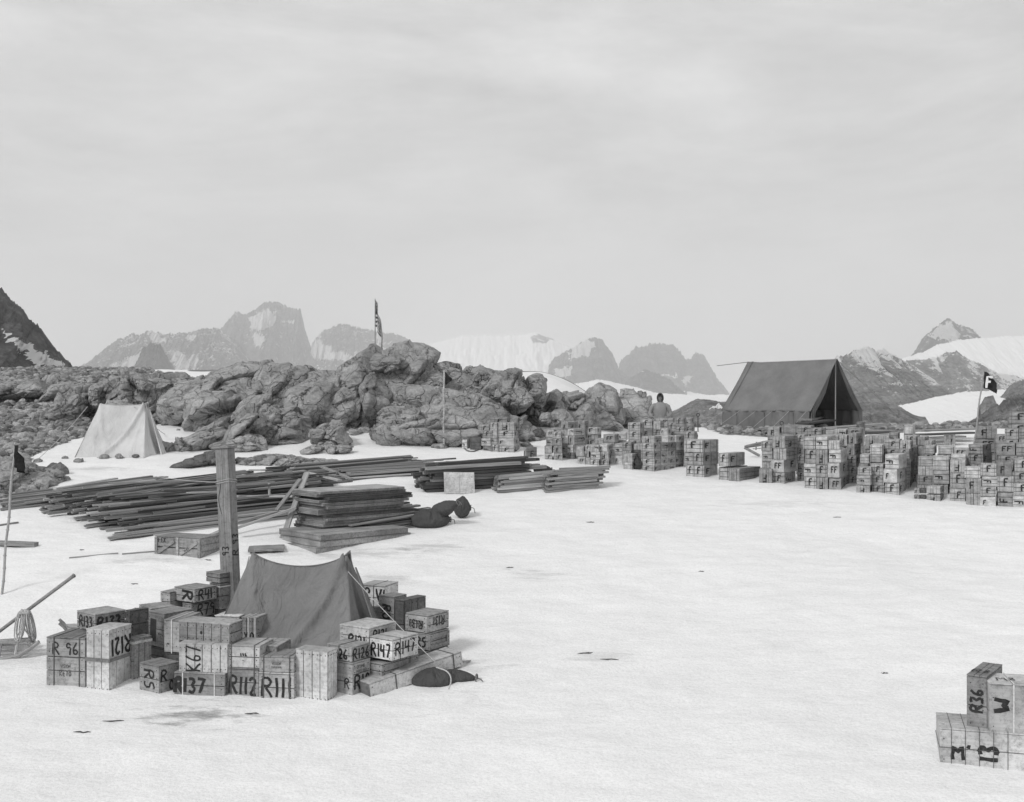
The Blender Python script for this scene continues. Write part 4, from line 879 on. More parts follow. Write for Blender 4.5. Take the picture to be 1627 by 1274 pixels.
def row(stack, xs, yb, a, rights, cols, seed, rowname='front row', default_h=None, marks=None, D=.42):
    """a row of crate columns. xs: column boundaries in the photo; (xs[-1], yb) is the near bottom corner; cols: (count, top row[, variants])"""
    rg = random.Random(seed); A = R(a); xc = xs[-1]; p = at(xc, yb); X0, Y0 = p.x, p.y
    ux = Vector((math.cos(A), -math.sin(A), 0)); uy = Vector((math.sin(A), math.cos(A), 0))
    pos = []
    for x in xs:
        l = x - CX; pos.append((F * X0 - l * Y0) / (F * math.cos(A) + l * math.sin(A)))
    dr = [0]
    for xr in rights:
        r = xr - CX; den = F * math.sin(A) - r * math.cos(A); d = (r * Y0 - F * X0) / den if abs(den) > 60 else D
        dr.append(min(max(d, dr[-1] + .2), dr[-1] + .75))
    if len(dr) == 1: dr = [0, D]
    G = 'food crates of the ' + stack
    for i, c in enumerate(cols):
        n, ytop = c[0], c[1]; kk = c[2] if len(c) > 2 else None
        if n == 0: continue
        w = pos[i] - pos[i + 1]
        cc = p - ux * (pos[i + 1] + w / 2); near = p - ux * pos[i + 1]
        topz = CAMZ + (HY - ytop) / F * near.y; gz = g1(cc.x, cc.y) - .03; h = (topz - gz) / n
        hs = [h * rg.uniform(.84, 1.16) for _ in range(n)]; s_ = (topz - gz) / sum(hs); hs = [q * s_ for q in hs]
        lastcol = i == len(cols) - 1
        for di in range(len(dr) - 1 if lastcol else 1):
            d = dr[di + 1] - dr[di]; z = gz
            for lv in range(n):
                if di > 0 and lv == n - 1 and rg.random() < .15: break
                k = kk[lv] if kk and lv < len(kk) and di == 0 else rg.choice([0, 0, 1, 2, 3, 4, 5, 6, 7, 8, 11, 13, 14, 0, 10])
                ce = p - ux * (pos[i + 1] + w / 2 + rg.uniform(-.022, .022)) + uy * (dr[di] + d / 2 + rg.uniform(-.02, .02)); ce.z = z
                colname = ORD[i + 1] if i else 'first'
                cn = f'{colname} column, ' if len(cols) > 1 else ''
                rk = f'rank {["one", "two", "three", "four", "five"][di]}, ' if di else ''
                pos_t = f'{ORD[lv]} up, {rk}{cn}{rowname}, {stack}'
                fcrate(ce, (w * .985, d * .975, hs[lv] * .992), -A + R(rg.uniform(-3, 3)), k, f'{describe(k)}, {pos_t}', G)
                z += hs[lv]
def single(xl, xc, xr, yb, yt, a, k, label, D=None, group=None, yg=None):
    A = R(a); X0, Y0, zb, W, d = corner_solve(xl, xc, xr, yb, yg or yb, A); D = D or min(max(d or .4, .15), 2.2)
    ux = Vector((math.cos(A), -math.sin(A), 0)); uy = Vector((math.sin(A), math.cos(A), 0)); H = (yb - yt) / F * Y0
    c = Vector((X0, Y0, zb - (0 if yg else .02))) - ux * W / 2 + uy * D / 2
    return fcrate(c, (W, D, H), -A, k, label, group)
# leftmost small stack at the dome
S = 'leftmost dome stack'
row(S, [766, 781], 717.5, 26, [790], [(3, 684)], 1, 'side row')
row(S, [779, 790], 718.5, 26, [800], [(4, 671)], 2, 'middle row')
row(S, [790, 818], 719, 14, [826], [(4, 671, (7, 2, 0, 4))], 3, 'front row')
row(S, [759, 776], 709, 20, [782], [(3, 674)], 4, 'back row')
row(S, [778, 806], 708, 12, [812], [(4, 663)], 6, 'rear row')
single(734, 742, 747, 713, 697, 22, 5, 'small pale crate with a cord, farthest left beside the dark crate at the dome')
single(747, 764, 768, 715, 693, 12, 12, 'dark box between the small pale crate and the leftmost crate stack')
single(832, 836, 853, 727.5, 709.5, 55, 8, 'lone dark crate on the snow between the two left stacks')
# curved stack
S = 'curved stack'
row(S, [866, 878, 892], 731.5, 4, [], [(4, 683), (4, 686)], 11, 'front row')
row(S, [892, 903, 912], 730, -4 + 30, [930], [(5, 670.5, (3, 3, 2, 10, 4)), (4, 681)], 12, 'front row right')
row(S, [873, 893, 913], 719, 12, [926], [(5, 680), (6, 669)], 13, 'middle row')
row(S, [911, 928], 721, 14, [936], [(4, 668.6)], 14, 'back row')
row(S, [929, 951], 710, 16, [957], [(3, 679, (0, 1, 0))], 15, 'rear row')
# low heaped stack
S = 'low heap'
row(S, [916, 928], 738, 16, [], [(2, 709)], 21, 'side row')
row(S, [928, 937, 952], 740, 12, [], [(3, 707), (3, 707)], 22, 'front row')
row(S, [952, 966], 740, 14, [973], [(3, 706)], 23, 'front row right')
row(S, [945, 958, 976], 728, 14, [993], [(3, 697), (3, 690)], 24, 'back row')
row(S, [973, 993], 724, 10, [998], [(3, 687)], 25, 'rear row')
row(S, [966, 976, 990], 739, 16, [999], [(2, 711), (2, 705)], 26, 'right row')
row(S, [987, 1002], 741, 20, [1010], [(3, 702, (10, 10, 0))], 27, 'right rear row')
row(S, [991, 1005], 746, 20, [1012], [(2, 721, (9, 10))], 28, 'right front row')
# tower stack in front of the person
S = 'person stack'
row(S, [1017, 1038], 749, 42, [1050, 1061, 1074, 1087], [(5, 693, (0, 0, 0, 0, 4))], 31, 'near corner')
row(S, [1038, 1049, 1061], 743, 28, [1067], [(6, 669, (0, 0, 0, 0, 0, 10)), (5, 680)], 32, 'middle row')
row(S, [1061, 1074, 1087], 741, 26, [1092], [(5, 671), (6, 663, (0, 0, 0, 0, 0, 0))], 33, 'middle row right')
row(S, [1087, 1103], 743, 26, [1108], [(4, 685, (0, 0, 0, 0))], 34, 'right row')
row(S, [1070, 1087, 1099], 732, 26, [1104], [(5, 665, (4, 0, 0, 10, 10)), (5, 662.5)], 35, 'back row')
row(S, [998, 1018], 738, 24, [1024], [(5, 671, (0, 0, 0, 0, 0))], 36, 'left row')
row(S, [1019, 1037], 732, 24, [1043], [(5, 666, (3, 0, 1, 8, 0))], 37, 'left rear row')
row(S, [1038, 1068], 727, 20, [1072], [(5, 664)], 38, 'rear row')
# three high block of wide crates
S = 'wide stack'
row(S, [1088, 1101, 1118], 758.5, 36, [1142], [(2, 719, (0, 14)), (2, 719, (0, 0))], 41, 'lower crates')
single(1087, 1116, 1155, 719, 699, 38, 0, 'wide crate with three F marks, on top of the wide stack', D=.75, group='food crates of the ' + S, yg=758.5)
S = 'long crates beside the wide stack'
single(1142, 1158, 1188, 763, 741, 36, 9, 'lower left pale crate with bright end boards, under the single F long crate')
single(1142, 1157, 1188, 741, 720, 36, 0, 'long crate with one F on its end, topmost right of the wide stack', D=.85, yg=764)
single(1158, 1175, 1209, 765, 743, 36, 10, 'long plain crate with a broad shadowed side, lowest right of the wide stack', D=1.1)
# stack left of the centre
S = 'stack below wall tent'
row(S, [1205, 1226], 767.5, 20, [1232], [(1, 745, (4,))], 51, 'front step')
row(S, [1209, 1226], 763, 20, [1232], [(4, 701, (10, 10, 14, 0))], 52, 'left row')
row(S, [1226, 1247], 769, 34, [1266], [(4, 693, (7, 11, 10, 4))], 53, 'near corner')
row(S, [1266, 1278], 764, 26, [1283], [(5, 690, (0, 3, 0, 4, 0))], 54, 'right row')
row(S, [1220, 1240, 1266], 748, 24, [1272], [(5, 678, (10, 0, 0, 3, 8)), (5, 675, (10, 0, 0, 3, 6))], 55, 'back row')
# second stack
S = 'big square stack'
row(S, [1277, 1296, 1315, 1334], 778, 27, [1347, 1361], [(4, 694, (0, 5, 0, 9)), (4, 693, (4, 0, 4, 5)), (3, 714, (11, 11, 5))], 61, 'front row')
single(1316, 1334, 1348, 714, 700, 27, 10, 'half height plain box on the near corner of the square stack', D=.3, yg=778)
row(S, [1304, 1334, 1347, 1360], 768, 26, [1368], [(5, 691, (0, 0, 0, 0, 4)), (5, 691, (0, 0, 0, 0, 4)), (5, 688, (0, 0, 0, 4, 4))], 62, 'middle row')
row(S, [1266, 1288, 1305], 755, 24, [1312], [(5, 676, (0, 0, 0, 0, 7)), (5, 680)], 63, 'back row')
row(S, [1305, 1325, 1345, 1366], 748, 24, [1374], [(4, 684), (4, 682), (4, 680)], 64, 'rear row')
row(S, [1345, 1360, 1369], 742, 24, [1374], [(4, 679), (5, 670, (0, 0, 0, 0, 3))], 65, 'far row')
# third stack
S = 'stack by tin boxes'
row(S, [1361, 1383], 783.5, 24, [1387], [(3, 742, (4, 14, 0))], 71, 'front step')
row(S, [1385, 1405, 1427], 787, 30, [1439, 1452, 1461], [(3, 737, (0, 0, 7)), (3, 722, (0, 2, 5))], 72, 'front row')
row(S, [1366, 1381, 1400], 778, 24, [1407], [(4, 722, (0, 0, 3, 9)), (5, 706.5, (0, 0, 0, 9, 9))], 73, 'middle row')
row(S, [1405, 1429, 1446], 777, 27, [1452], [(5, 698, (0, 0, 0, 0, 7)), (5, 700, (0, 0, 0, 0, 4))], 74, 'second row')
row(S, [1374, 1394, 1412, 1426], 768, 25, [1434], [(4, 692, (0, 0, 0, 4)), (4, 692, (0, 0, 0, 10)), (5, 687, (0, 0, 0, 0, 3))], 75, 'back row')
row(S, [1442, 1458, 1470, 1482], 768, 25, [1488], [(5, 692, (0, 0, 0, 8, 0)), (5, 694), (4, 700, (0, 0, 3, 4))], 76, 'right back row')
# right hand wall of crates
S = 'wall at right edge'
row(S, [1458, 1483], 783, 18, [], [(4, 726, (10, 0, 10, 9))], 81, 'left end')
row(S, [1483, 1508], 786, 18, [], [(3, 725, (10, 5, 9))], 82, 'left row')
row(S, [1508, 1533], 796.5, 22, [], [(3, 731, (7, 0, 4))], 83, 'middle row')
row(S, [1533, 1558.5, 1584, 1610, 1640], 807, 22, [], [(3, 742, (10, 1, 9)), (4, 737, (2, 0, 5, 0)), (3, 733, (3, 0, 8)), (4, 730, (5, 0, 0, 0))], 84, 'front row')
row(S, [1467, 1483], 776, 24, [1490], [(5, 708, (0, 0, 0, 0, 9))], 85, 'rear left')
row(S, [1488, 1512], 778, 24, [1528], [(5, 709, (0, 0, 0, 0, 9))], 86, 'rear middle')
row(S, [1540, 1563], 784, 34, [1581], [(5, 706, (10, 10, 10, 0, 3))], 87, 'rear row')
row(S, [1510, 1533], 787, 24, [], [(4, 722)], 88, 'hidden row')
row(S, [1514, 1541], 779, 24, [], [(5, 712)], 94, 'inner row')
row(S, [1372, 1388], 756, 24, [], [(5, 694)], 97, 'gap row')
row(S, [1584, 1614, 1645], 796, 22, [], [(5, 704, (10, 0, 0, 0, 11)), (5, 704, (0, 0, 0, 0, 7))], 89, 'second row')
row(S, [1596, 1618, 1645], 788, 22, [], [(6, 681, (0, 0, 0, 0, 0, 0)), (6, 681, (0, 0, 0, 0, 0, 0))], 90, 'third row')
row(S, [1603, 1640], 780, 22, [], [(7, 654, (0, 0, 0, 0, 0, 0, 0))], 91, 'rear top')
row(S, [1552, 1585], 764, 18, [], [(5, 678)], 92, 'far row')
row(S, [1584, 1603], 770, 18, [], [(5, 690)], 93, 'far right')
S = 'low step before the right wall'
single(1472, 1494, 1508, 796.5, 784.5, 30, 4, 'lower flat crate of the low step before the right wall of crates', D=.4)
single(1472, 1494, 1508, 784.5, 773, 30, 10, 'upper flat crate of the low step before the right wall of crates', D=.4, yg=796.5)
for i in range(4):
    single(1452 + (i % 2) * 10, 1461 + (i % 2) * 10, 1464 + (i % 2) * 10, 793 - (i // 2) * 9, 785 - (i // 2) * 9, 24, 12 if i % 2 else 8, ['small dark tin box at the left foot of the low step', 'small tin box beside the low step, right one on the snow', 'small box resting on the left tin box', 'small box resting on the right tin box'][i], D=.16, yg=793 if i > 1 else None)
single(1436, 1450, 1467, 720, 674, 30, 9, 'pale upright box with dark straps standing behind the crates, left of the planks', D=.4)
# bundle among the low stack
row('low heap', [1007, 1020], 744, 20, [], [(4, 705, (12, 12, 12, 10))], 95, 'gap')
print('food crates', NCR)
# ================================================================ lumber
BV = []
for k in range(6):
    rg = random.Random(k); m = MB(); n = 7; V = []
    for i in range(n):
        x = i / (n - 1) - .5; dy, dz = rg.uniform(-.05, .05), rg.uniform(-.09, .09) + .25 * math.sin(3 * x + k)
        for (a, b) in ((-.5, 0), (.5, 0), (.5, 1), (-.5, 1)): V.append((x, a + dy, b + dz * .35))
    Fc = [(i * 4 + q, i * 4 + (q + 1) % 4, (i + 1) * 4 + (q + 1) % 4, (i + 1) * 4 + q) for i in range(n - 1) for q in range(4)]
    Fc = [f[::-1] for f in Fc]; Fc += [(0, 1, 2, 3), (4 * n - 1, 4 * n - 2, 4 * n - 3, 4 * n - 4)]
    m.add(V, Fc); me = m.mesh('board'); BV.append({})
    for mat in ('board', 'board_dark', 'board_light'):
        q = me.copy(); q.materials.append(M[mat]); BV[-1][mat] = q
NB = 0
def board(c, L, w, t, rz, pitch=0.0, mat='board', label='', group=None, roll=0.0, name='board', cat='board'):
    global NB; NB += 1
    o = bpy.data.objects.new(name, BV[NB % 6][mat]); COL.objects.link(o)
    o.location = c; o.rotation_euler = (roll, -pitch, rz); o.scale = (L, w, t); tag(o, label, cat, group); return o
def between(a, b, w, t, mat, label, group=None, name='board', cat='board', roll=0.0):
    a, b = Vector(a), Vector(b); d = b - a
    return board((a + b) / 2, d.length, w, t, math.atan2(d.y, d.x), math.atan2(d.z, math.hypot(d.x, d.y)), mat, label, group, roll, name, cat)
rgB = random.Random(77)
def heap(o, ang, L, depth, prof, step, lab, group, mats=('board', 'board', 'board_dark', 'board', 'board_light', 'board_dark'), wv=(.09, .17), tv=(.018, .042), jl=.5, slope=0.0, fan=4.2, lvar=.25):
    """boards laid side by side in layers. o: near left corner, ang: direction of the boards, depth: width of the heap, prof: layers at fraction across"""
    d = Vector((math.cos(ang), math.sin(ang), 0)); n = Vector((-math.sin(ang), math.cos(ang), 0)); c = 0
    hgt = {}
    while c < depth:
        w = rgB.uniform(*wv); k = int(round(prof(c / depth))); z = 0
        for l in range(k):
            t = rgB.uniform(*tv); Lb = L * rgB.uniform(1 - lvar, 1); off = rgB.uniform(0, jl) + l * rgB.uniform(0, .06)
            a = o + d * off + n * (c + rgB.uniform(-.02, .02)); ang2 = ang + R(rgB.uniform(-fan, fan)); d2 = Vector((math.cos(ang2), math.sin(ang2), 0))
            mid = a + d2 * Lb / 2; b = a + d2 * Lb
            za, zb = g1(a.x, a.y), g1(b.x, b.y); pitch = math.atan2(zb - za, Lb)
            board((mid.x, mid.y, (za + zb) / 2 + z + .0), Lb, w * .97, t, ang2, pitch, (mt := rgB.choice(mats)), {'board': 'grey ', 'board_dark': 'dark ', 'board_light': 'pale '}[mt] + lab, group + {'board': ', grey ones', 'board_dark': ', dark ones', 'board_light': ', pale ones'}[mt])
            z += t + rgB.uniform(.0, .012)
        c += w
def bump_prof(n0, n1, p=.5): return lambda f: n0 + (n1 - n0) * math.exp(-((f - p) / .3) ** 2)
# large spread heap at the left
o = at(128, 858); o2 = at(85, 838)
heap(at(170, 860), R(29), 4.1, 1.5, lambda f: 3 + 7 * f, .16, 'plank in the large spread lumber heap left of the tall post', 'planks of the spread heap', jl=.9)
_o = at(120, 842); heap(_o, R(31), 4.3, 1.1, lambda f: 12 - 3 * f, .16, 'plank in the large spread lumber heap left of the tall post', 'planks of the spread heap', jl=1.0)
_o = at(72, 822); heap(_o, R(34), 4.2, 1.3, lambda f: 9 - 4 * f, .16, 'plank in the large spread lumber heap left of the tall post', 'planks of the spread heap', jl=.8)
heap(at(-10, 812), R(37), 3.6, .9, lambda f: 3, .14, 'plank in the low run of lumber reaching the left edge', 'planks of the low run', jl=.5, mats=('board',))
# back run, centre
heap(at(300, 800), R(24), 2.6, 1.2, lambda f: 5, .16, 'plank in the heap directly behind the tall post', 'planks behind the post', jl=.6)
heap(at(455, 760), R(25), 3.2, .9, lambda f: 4, .16, 'plank in the back lumber row below the long low rock', 'planks of the back row', jl=.35, fan=.8)
heap(at(520, 766), R(24), 3.6, .7, lambda f: 4, .16, 'plank in the middle lumber row behind the panel stack', 'planks of the middle row', jl=.5, fan=.8)
heap(at(415, 752), R(20), 1.6, .35, lambda f: 2, .14, 'short plank left of the back lumber row', 'short dark planks', jl=.3, mats=('board_dark',))
# pole pile at right with leaning sheet
heap(at(668, 782), R(22), 2.5, .85, lambda f: 8 - 1.5 * f, .1, 'round edged pole in the pole pile with a leaning pale sheet', 'poles of the dark pile', jl=.25, wv=(.12, .17), tv=(.05, .07), mats=('board_dark', 'board', 'board_dark'), fan=1.2)
# two neat bundles
heap(at(788, 783), R(15.5), 1.95, .42, lambda f: 6, .1, 'squared batten in the longer neat bundle', 'battens of the longer bundle', jl=.06, wv=(.08, .1), tv=(.04, .05), fan=.4, mats=('board', 'board', 'board_light'), lvar=.04)
heap(at(866, 783), R(17), 1.12, .3, lambda f: 8, .1, 'squared batten in the shorter neat bundle, nearest right', 'battens of the shorter bundle', jl=.03, wv=(.08, .1), tv=(.04, .05), fan=.4, mats=('board',), lvar=.02)
for i in range(22):
    rg = random.Random(300 + i); a_ = rg.uniform(0, 1); px = 110 + 260 * a_ + rg.uniform(-40, 60); py = rg.uniform(800, 845) - 12 * a_; p_ = at(px, py + 8); ang_ = R(rg.uniform(2, 62)); L_ = rg.uniform(1.0, 2.8)
    z_ = g1(p_.x, p_.y) + rg.uniform(.32, .5); d_ = Vector((math.cos(ang_), math.sin(ang_), rg.uniform(-.02, .12))).normalized() * L_
    between(Vector((p_.x, p_.y, z_)), Vector((p_.x, p_.y, z_)) + d_, rg.uniform(.07, .14), .03, rg.choice(['board', 'board_light', 'board_dark', 'board']), 'loose board lying askew on top of the large spread lumber heap', 'loose boards askew on the spread heap')
def panel(xl, xc, xr, yb, yg, a, th, mat, label, group, name='wall_panel', Dm=3.4, dx=0, planks=5):
    A = R(a); X0, Y0, zb, W, D = corner_solve(xl, xc, xr, yb, yg, A); D = min(D, Dm); rg = random.Random(int(xc * 10 + yb))
    ux = Vector((math.cos(A), -math.sin(A), 0)); uy = Vector((math.sin(A), math.cos(A), 0)); c = Vector((X0, Y0, zb)) - ux * W / 2 + uy * D / 2
    r = empty(name, c, -A + R(rg.uniform(-1.2, 1.2))); tag(r, label, 'panel', group)
    f = MB()
    for s in (-1, 1):
        f.box((s * (W / 2 - .03), 0, th / 2 - .006), (.05, D - .004, th - .013), bev=.003); f.box((0, s * (D / 2 - .03), th / 2 - .006), (W - .112, .05, th - .014), bev=.003)
    f.build('frame', M['board' if mat != 'board_dark' else mat], r)
    p = MB(); w = W / planks
    for i in range(planks): p.box((-W / 2 + w * (i + .5), rg.uniform(-.006, .006), th - .006 + rg.uniform(0, .003)), (w - .006, D, .012), bev=.001)
    p.build('planking', M[mat], r); return r
PG = 'panels of the front panel stack'
y = 880
for i, (dx, th, m_) in enumerate([(0, 11, 'board'), (2, 10, 'board'), (-3, 11, 'board')]):
    panel(446 + dx + (3 if i == 0 else 0), 500 + dx + i * 6, 657 - i * 4, y, 880, 48, .095, m_, ['bottom panel of the thick three panel stack nearest the near tent', 'middle panel of the thick three panel stack', 'top panel of the thick three panel stack, its planked face bare'][i], PG)
    y -= 10.2
y = 857
rg = random.Random(5); names = ['lowest', 'second', 'third', 'fourth', 'fifth', 'sixth', 'seventh', 'eighth', 'ninth', 'tenth', 'eleventh', 'twelfth', 'thirteenth', 'fourteenth', 'fifteenth', 'sixteenth']
for i in range(16):
    dx = rg.uniform(-10, 10); top = i == 15
    panel(468 + dx * .6, 512 + dx, (672 if i < 8 else 645) + rg.uniform(-8, 12), y, 857, 49, .048, 'board_light' if top else rg.choice(['board', 'board_dark']), 'pale topmost panel of the tall panel stack, brightest flat surface of the lumber' if top else names[i] + ' panel from the snow in the tall panel stack', 'panels of the tall stack', planks=4)
    y -= 4.75
# smaller dark boards spilling to the right
heap(at(545, 852), R(37), 1.75, 1.0, lambda f: 6, .15, 'plank between the tall panel stack and the dark bags', 'dark planks beside the bags', jl=.4, mats=('board_dark', 'board'), fan=2.5)
# leaning, crossing pieces
LG = 'loose boards leaning between the heaps'
def pt(px, py, Y): return pix(px, py, Y)
for a, b, w, t, mt, lab in [
    ((447, 862, 19.0), (488, 752, 19.9), .10, .03, 'board_light', 'pale upright board leaning highest against the tall panel stack'),
    ((440, 812, 19.3), (478, 762, 19.8), .08, .03, 'board', 'shorter board crossing the tall leaning pale board'),
    ((372, 842, 18.9), (470, 808, 19.3), .09, .035, 'board_light', 'pale board sloping up to the panel stack, lower of the crossing pair'),
    ((350, 838, 19.0), (440, 815, 19.8), .08, .035, 'board', 'board sloping up to the panel stack, upper of the crossing pair'),
    ((340, 789, 21.0), (465, 790, 20.8), .09, .03, 'board_light', 'pale horizontal board crossing behind the tall post'),
    ((385, 766, 21.6), (400, 790, 21.2), .08, .03, 'board', 'short board sticking up right of the post top'),
    ((426, 768, 21.2), (427, 790, 21.2), .09, .03, 'board_light', 'small upright block in the heap behind the post'),
    ((510, 742, 23.0), (558, 762, 22.4), .09, .03, 'board', 'short board lying across the middle lumber row, left one'),
    ((488, 752, 22.6), (540, 764, 21.8), .10, .03, 'board_light', 'pale board lying across the middle lumber row'),
    ((320, 858, 18.9), (372, 835, 19.6), .09, .03, 'board_light', 'pale board rising behind the slatted H EX crate'),
]: between(pt(*a), pt(*b), w, t, mt, lab, LG)
def lie(a, b, w, t, mt, lab, name='board', cat='board', lift=.0, group=None):
    A, B = at(*a), at(*b); A.z += lift; B.z += lift; return between(A, B, w, t, mt, lab, group, name, cat)
lie((110, 887), (188, 880), .03, .02, 'board', 'thin stick half sunk in the snow, left of two in line', 'stick', 'stick')
lie((194, 881), (246, 877), .03, .02, 'board', 'thin stick half sunk in the snow, reaching the H EX crate', 'stick', 'stick')
lie((-30, 866), (58, 868), .14, .07, 'board', 'thick plank end poking in from the left edge of the photo')
lie((-20, 839), (29, 831), .05, .03, 'board', 'thin batten poking in at the left edge, above the thick plank end')
lie((395, 748), (466, 746), .1, .03, 'board_light', 'pale batten on the snow below the long low rock')
lie((560, 740), (724, 729), .05, .03, 'board_dark', 'thin dark strip behind the back lumber row')
lie((640, 731), (760, 737), .06, .03, 'board_dark', 'thin dark board slanting right behind the pole pile')
lie((395, 874), (452, 872), .5, .04, 'board', 'flat sheet lying on the snow left of the thick panel stack')
between(at(736, 1060, .05), pix(757, 1050, 13.6), .02, .02, 'board_light', 'thin pale rod poking out behind the long narrow box', None, 'rod', 'rod')
# leaning pale sheet on the pole pile
r = empty('pale_sheet', at(731, 785, .02)); tag(r, 'pale cracked plywood sheet leaning against the dark pole pile', 'sheet'); r.rotation_euler = (R(-13), R(2), R(20))
f = MB(); f.box((-.17, 0, .21), (.32, .02, .44), bev=.002); f.box((.155, .001, .21), (.32, .02, .44), bev=.002); f.build('sheet', M['wood_light'], r)
# slatted shipping crate lettered H.EX
def slatted(xl, xc, xr, yb, yt, a, label, txt=True, name='slatted_crate', D=None, yg=None):
    A = R(a); X0, Y0, zb, W, Dd = corner_solve(xl, xc, xr, yb, yg or yb, A); D = D or min(Dd, .8); H = (yb - yt) / F * Y0; rg = random.Random(3)
    ux = Vector((math.cos(A), -math.sin(A), 0)); uy = Vector((math.sin(A), math.cos(A), 0)); c = Vector((X0, Y0, zb - .01)) - ux * W / 2 + uy * D / 2
    r = empty(name, c, -A); tag(r, label, 'crate'); x, y = W / 2, D / 2
    for sx in (-1, 0, 1):
        for sy in (-1, 1): f = MB(); f.box((sx * (x - .03), sy * (y + .008), H / 2), (.05, .016, H), bev=.002); f.build('post', M['wood'], r)
    s = MB()
    for sy in (-1, 1):
        for z, hh in ((.05, .09), (H * .38, .05), (H * .62, .07), (H - .05, .09)): s.box((0, sy * (y - .009), z), (W, .016, hh), bev=.002)
    for z, hh in ((.06, .11), (H * .5, .12), (H - .06, .11)):
        for sx in (-1, 1): s.box((sx * (x - .008), 0, z), (.016, D - .036, hh), bev=.002)
    for i in range(4): s.box((0, -y + (i + .5) * D / 4, H + .006), (W, D / 4 - .02, .012)); s.box((0, -y + (i + .5) * D / 4, .004), (W - .03, D / 4 - .04, .012))
    fc = faces(W, D, H)
    if txt:
        o, e1, e2, L, Ht = fc['f']; letter(s, 'H-EX', o, e1, e2, -L * .36, H - .05, .075, 0, .14, 1, rg, .003)
    s.build('slats', [M['wood'], M['ink']], r)
    d = MB()
    for sg in (-1, 1):
        dx, dz = x - .08, H * .72; Lg = math.hypot(dx, dz) - .04; an = math.atan2(dz, dx) * -sg
        # two diagonals, one per half, both rising towards the right in the photo
        cxx = sg * x / 2; ang = math.atan2(dz, dx)
        d.box((cxx, -y - .012, H / 2), (Lg, .016, .055), rot=Matrix.Rotation(-ang, 3, 'Y'), bev=.002)
        if txt and sg > 0:
            e1 = Vector((math.cos(ang), 0, math.sin(ang))); e2 = Vector((-math.sin(ang), 0, math.cos(ang)))
            letter(d, 'H-EX', Vector((cxx, -y - .022, H / 2)), e1, e2, -.04, 0, .04, 0, .14, 1, rg, .003)
    d.build('brace', [M['wood'], M['ink']], r); b = MB(); b.box((0, 0, H * .45), (W * .86, D * .8, H * .7), bev=.01); b.build('inner_box', M['wood_mid'], r)
    return r
slatted(246, 319, 343, 887, 855, 22, 'slatted wooden crate lettered H EX with diagonal braces, before the lumber heap', D=.5)
slatted(1500, 1518, 1534, 724, 691, 20, 'small slatted crate with a crossed brace between the far crates and the F flag', False, D=.4)
# tall post standing on end: a long box
M['post_wood'] = m_wood('post_wood', .19, .3, 1.0, (40, 40, 2), .4)
def post():
    p = at(372, 992); Y = p.y; h = 2.36; W, D = .205, .15
    r = empty('tall_post', (p.x - .02, p.y, p.z - .05), R(-22)); tag(r, 'tall squared timber post standing on end, lettered R 93, beside the near tent', 'post'); r.rotation_euler = (R(-1.0), R(-3.8), R(-24))
    m = MB()
    for i in range(2): m.box((-W / 4 + i * W / 2, -D / 2 + .01, h / 2), (W / 2 - .003, .02, h), 0, bev=.002)
    m.box((W / 2 - .011, .011, h / 2), (.02, D - .024, h), 0, bev=.002); m.box((-W / 2 + .011, .011, h / 2), (.02, D - .024, h), 0, bev=.002); m.box((0, D / 2 - .01, h / 2 - .001), (W - .046, .02, h), 0)
    m.box((0, 0, h / 2 - .01), (W - .046, D - .045, h - .03), 2)
    rg = random.Random(4); fc = faces(W, D, h)
    o, e1, e2, L, Ht = fc['f']; letter(m, '93', o, e1, e2, .0, 1.02, .11, 1, .15, 1, rg, .003)
    m.add([Vector((-.06 + .02 * math.sin(z * 14) + .01 * w, -D / 2 - .003, z)) for z in np.linspace(1.5, 1.9, 12) for w in (0, 1)], [(2 * i, 2 * i + 2, 2 * i + 3, 2 * i + 1) for i in range(11)], 1)
    o, e1, e2, L, Ht = fc['r']; letter(m, 'R 93', o, e1, e2, 0, 1.1, .12, 1, .15, 1, rg, .003)
    m.build('shaft', [M['post_wood'], M['ink'], M['seam']], r)
    c = MB(); c.box((-.01, 0, h + .016), (W + .07, D + .04, .03), bev=.003); c.build('cap', M['board'], r)
    k = MB(); z = 1.93
    for zz in (1.93, 1.9): k.tube([(-W / 2 - .006, -D / 2 - .006, zz), (W / 2 + .006, -D / 2 - .006, zz + .03), (W / 2 + .006, D / 2 + .006, zz + .01), (-W / 2 - .006, D / 2 + .006, zz), (-W / 2 - .006, -D / 2 - .006, zz)], .005, n=5)
    k.build('cord', M['rope'], r)
post()
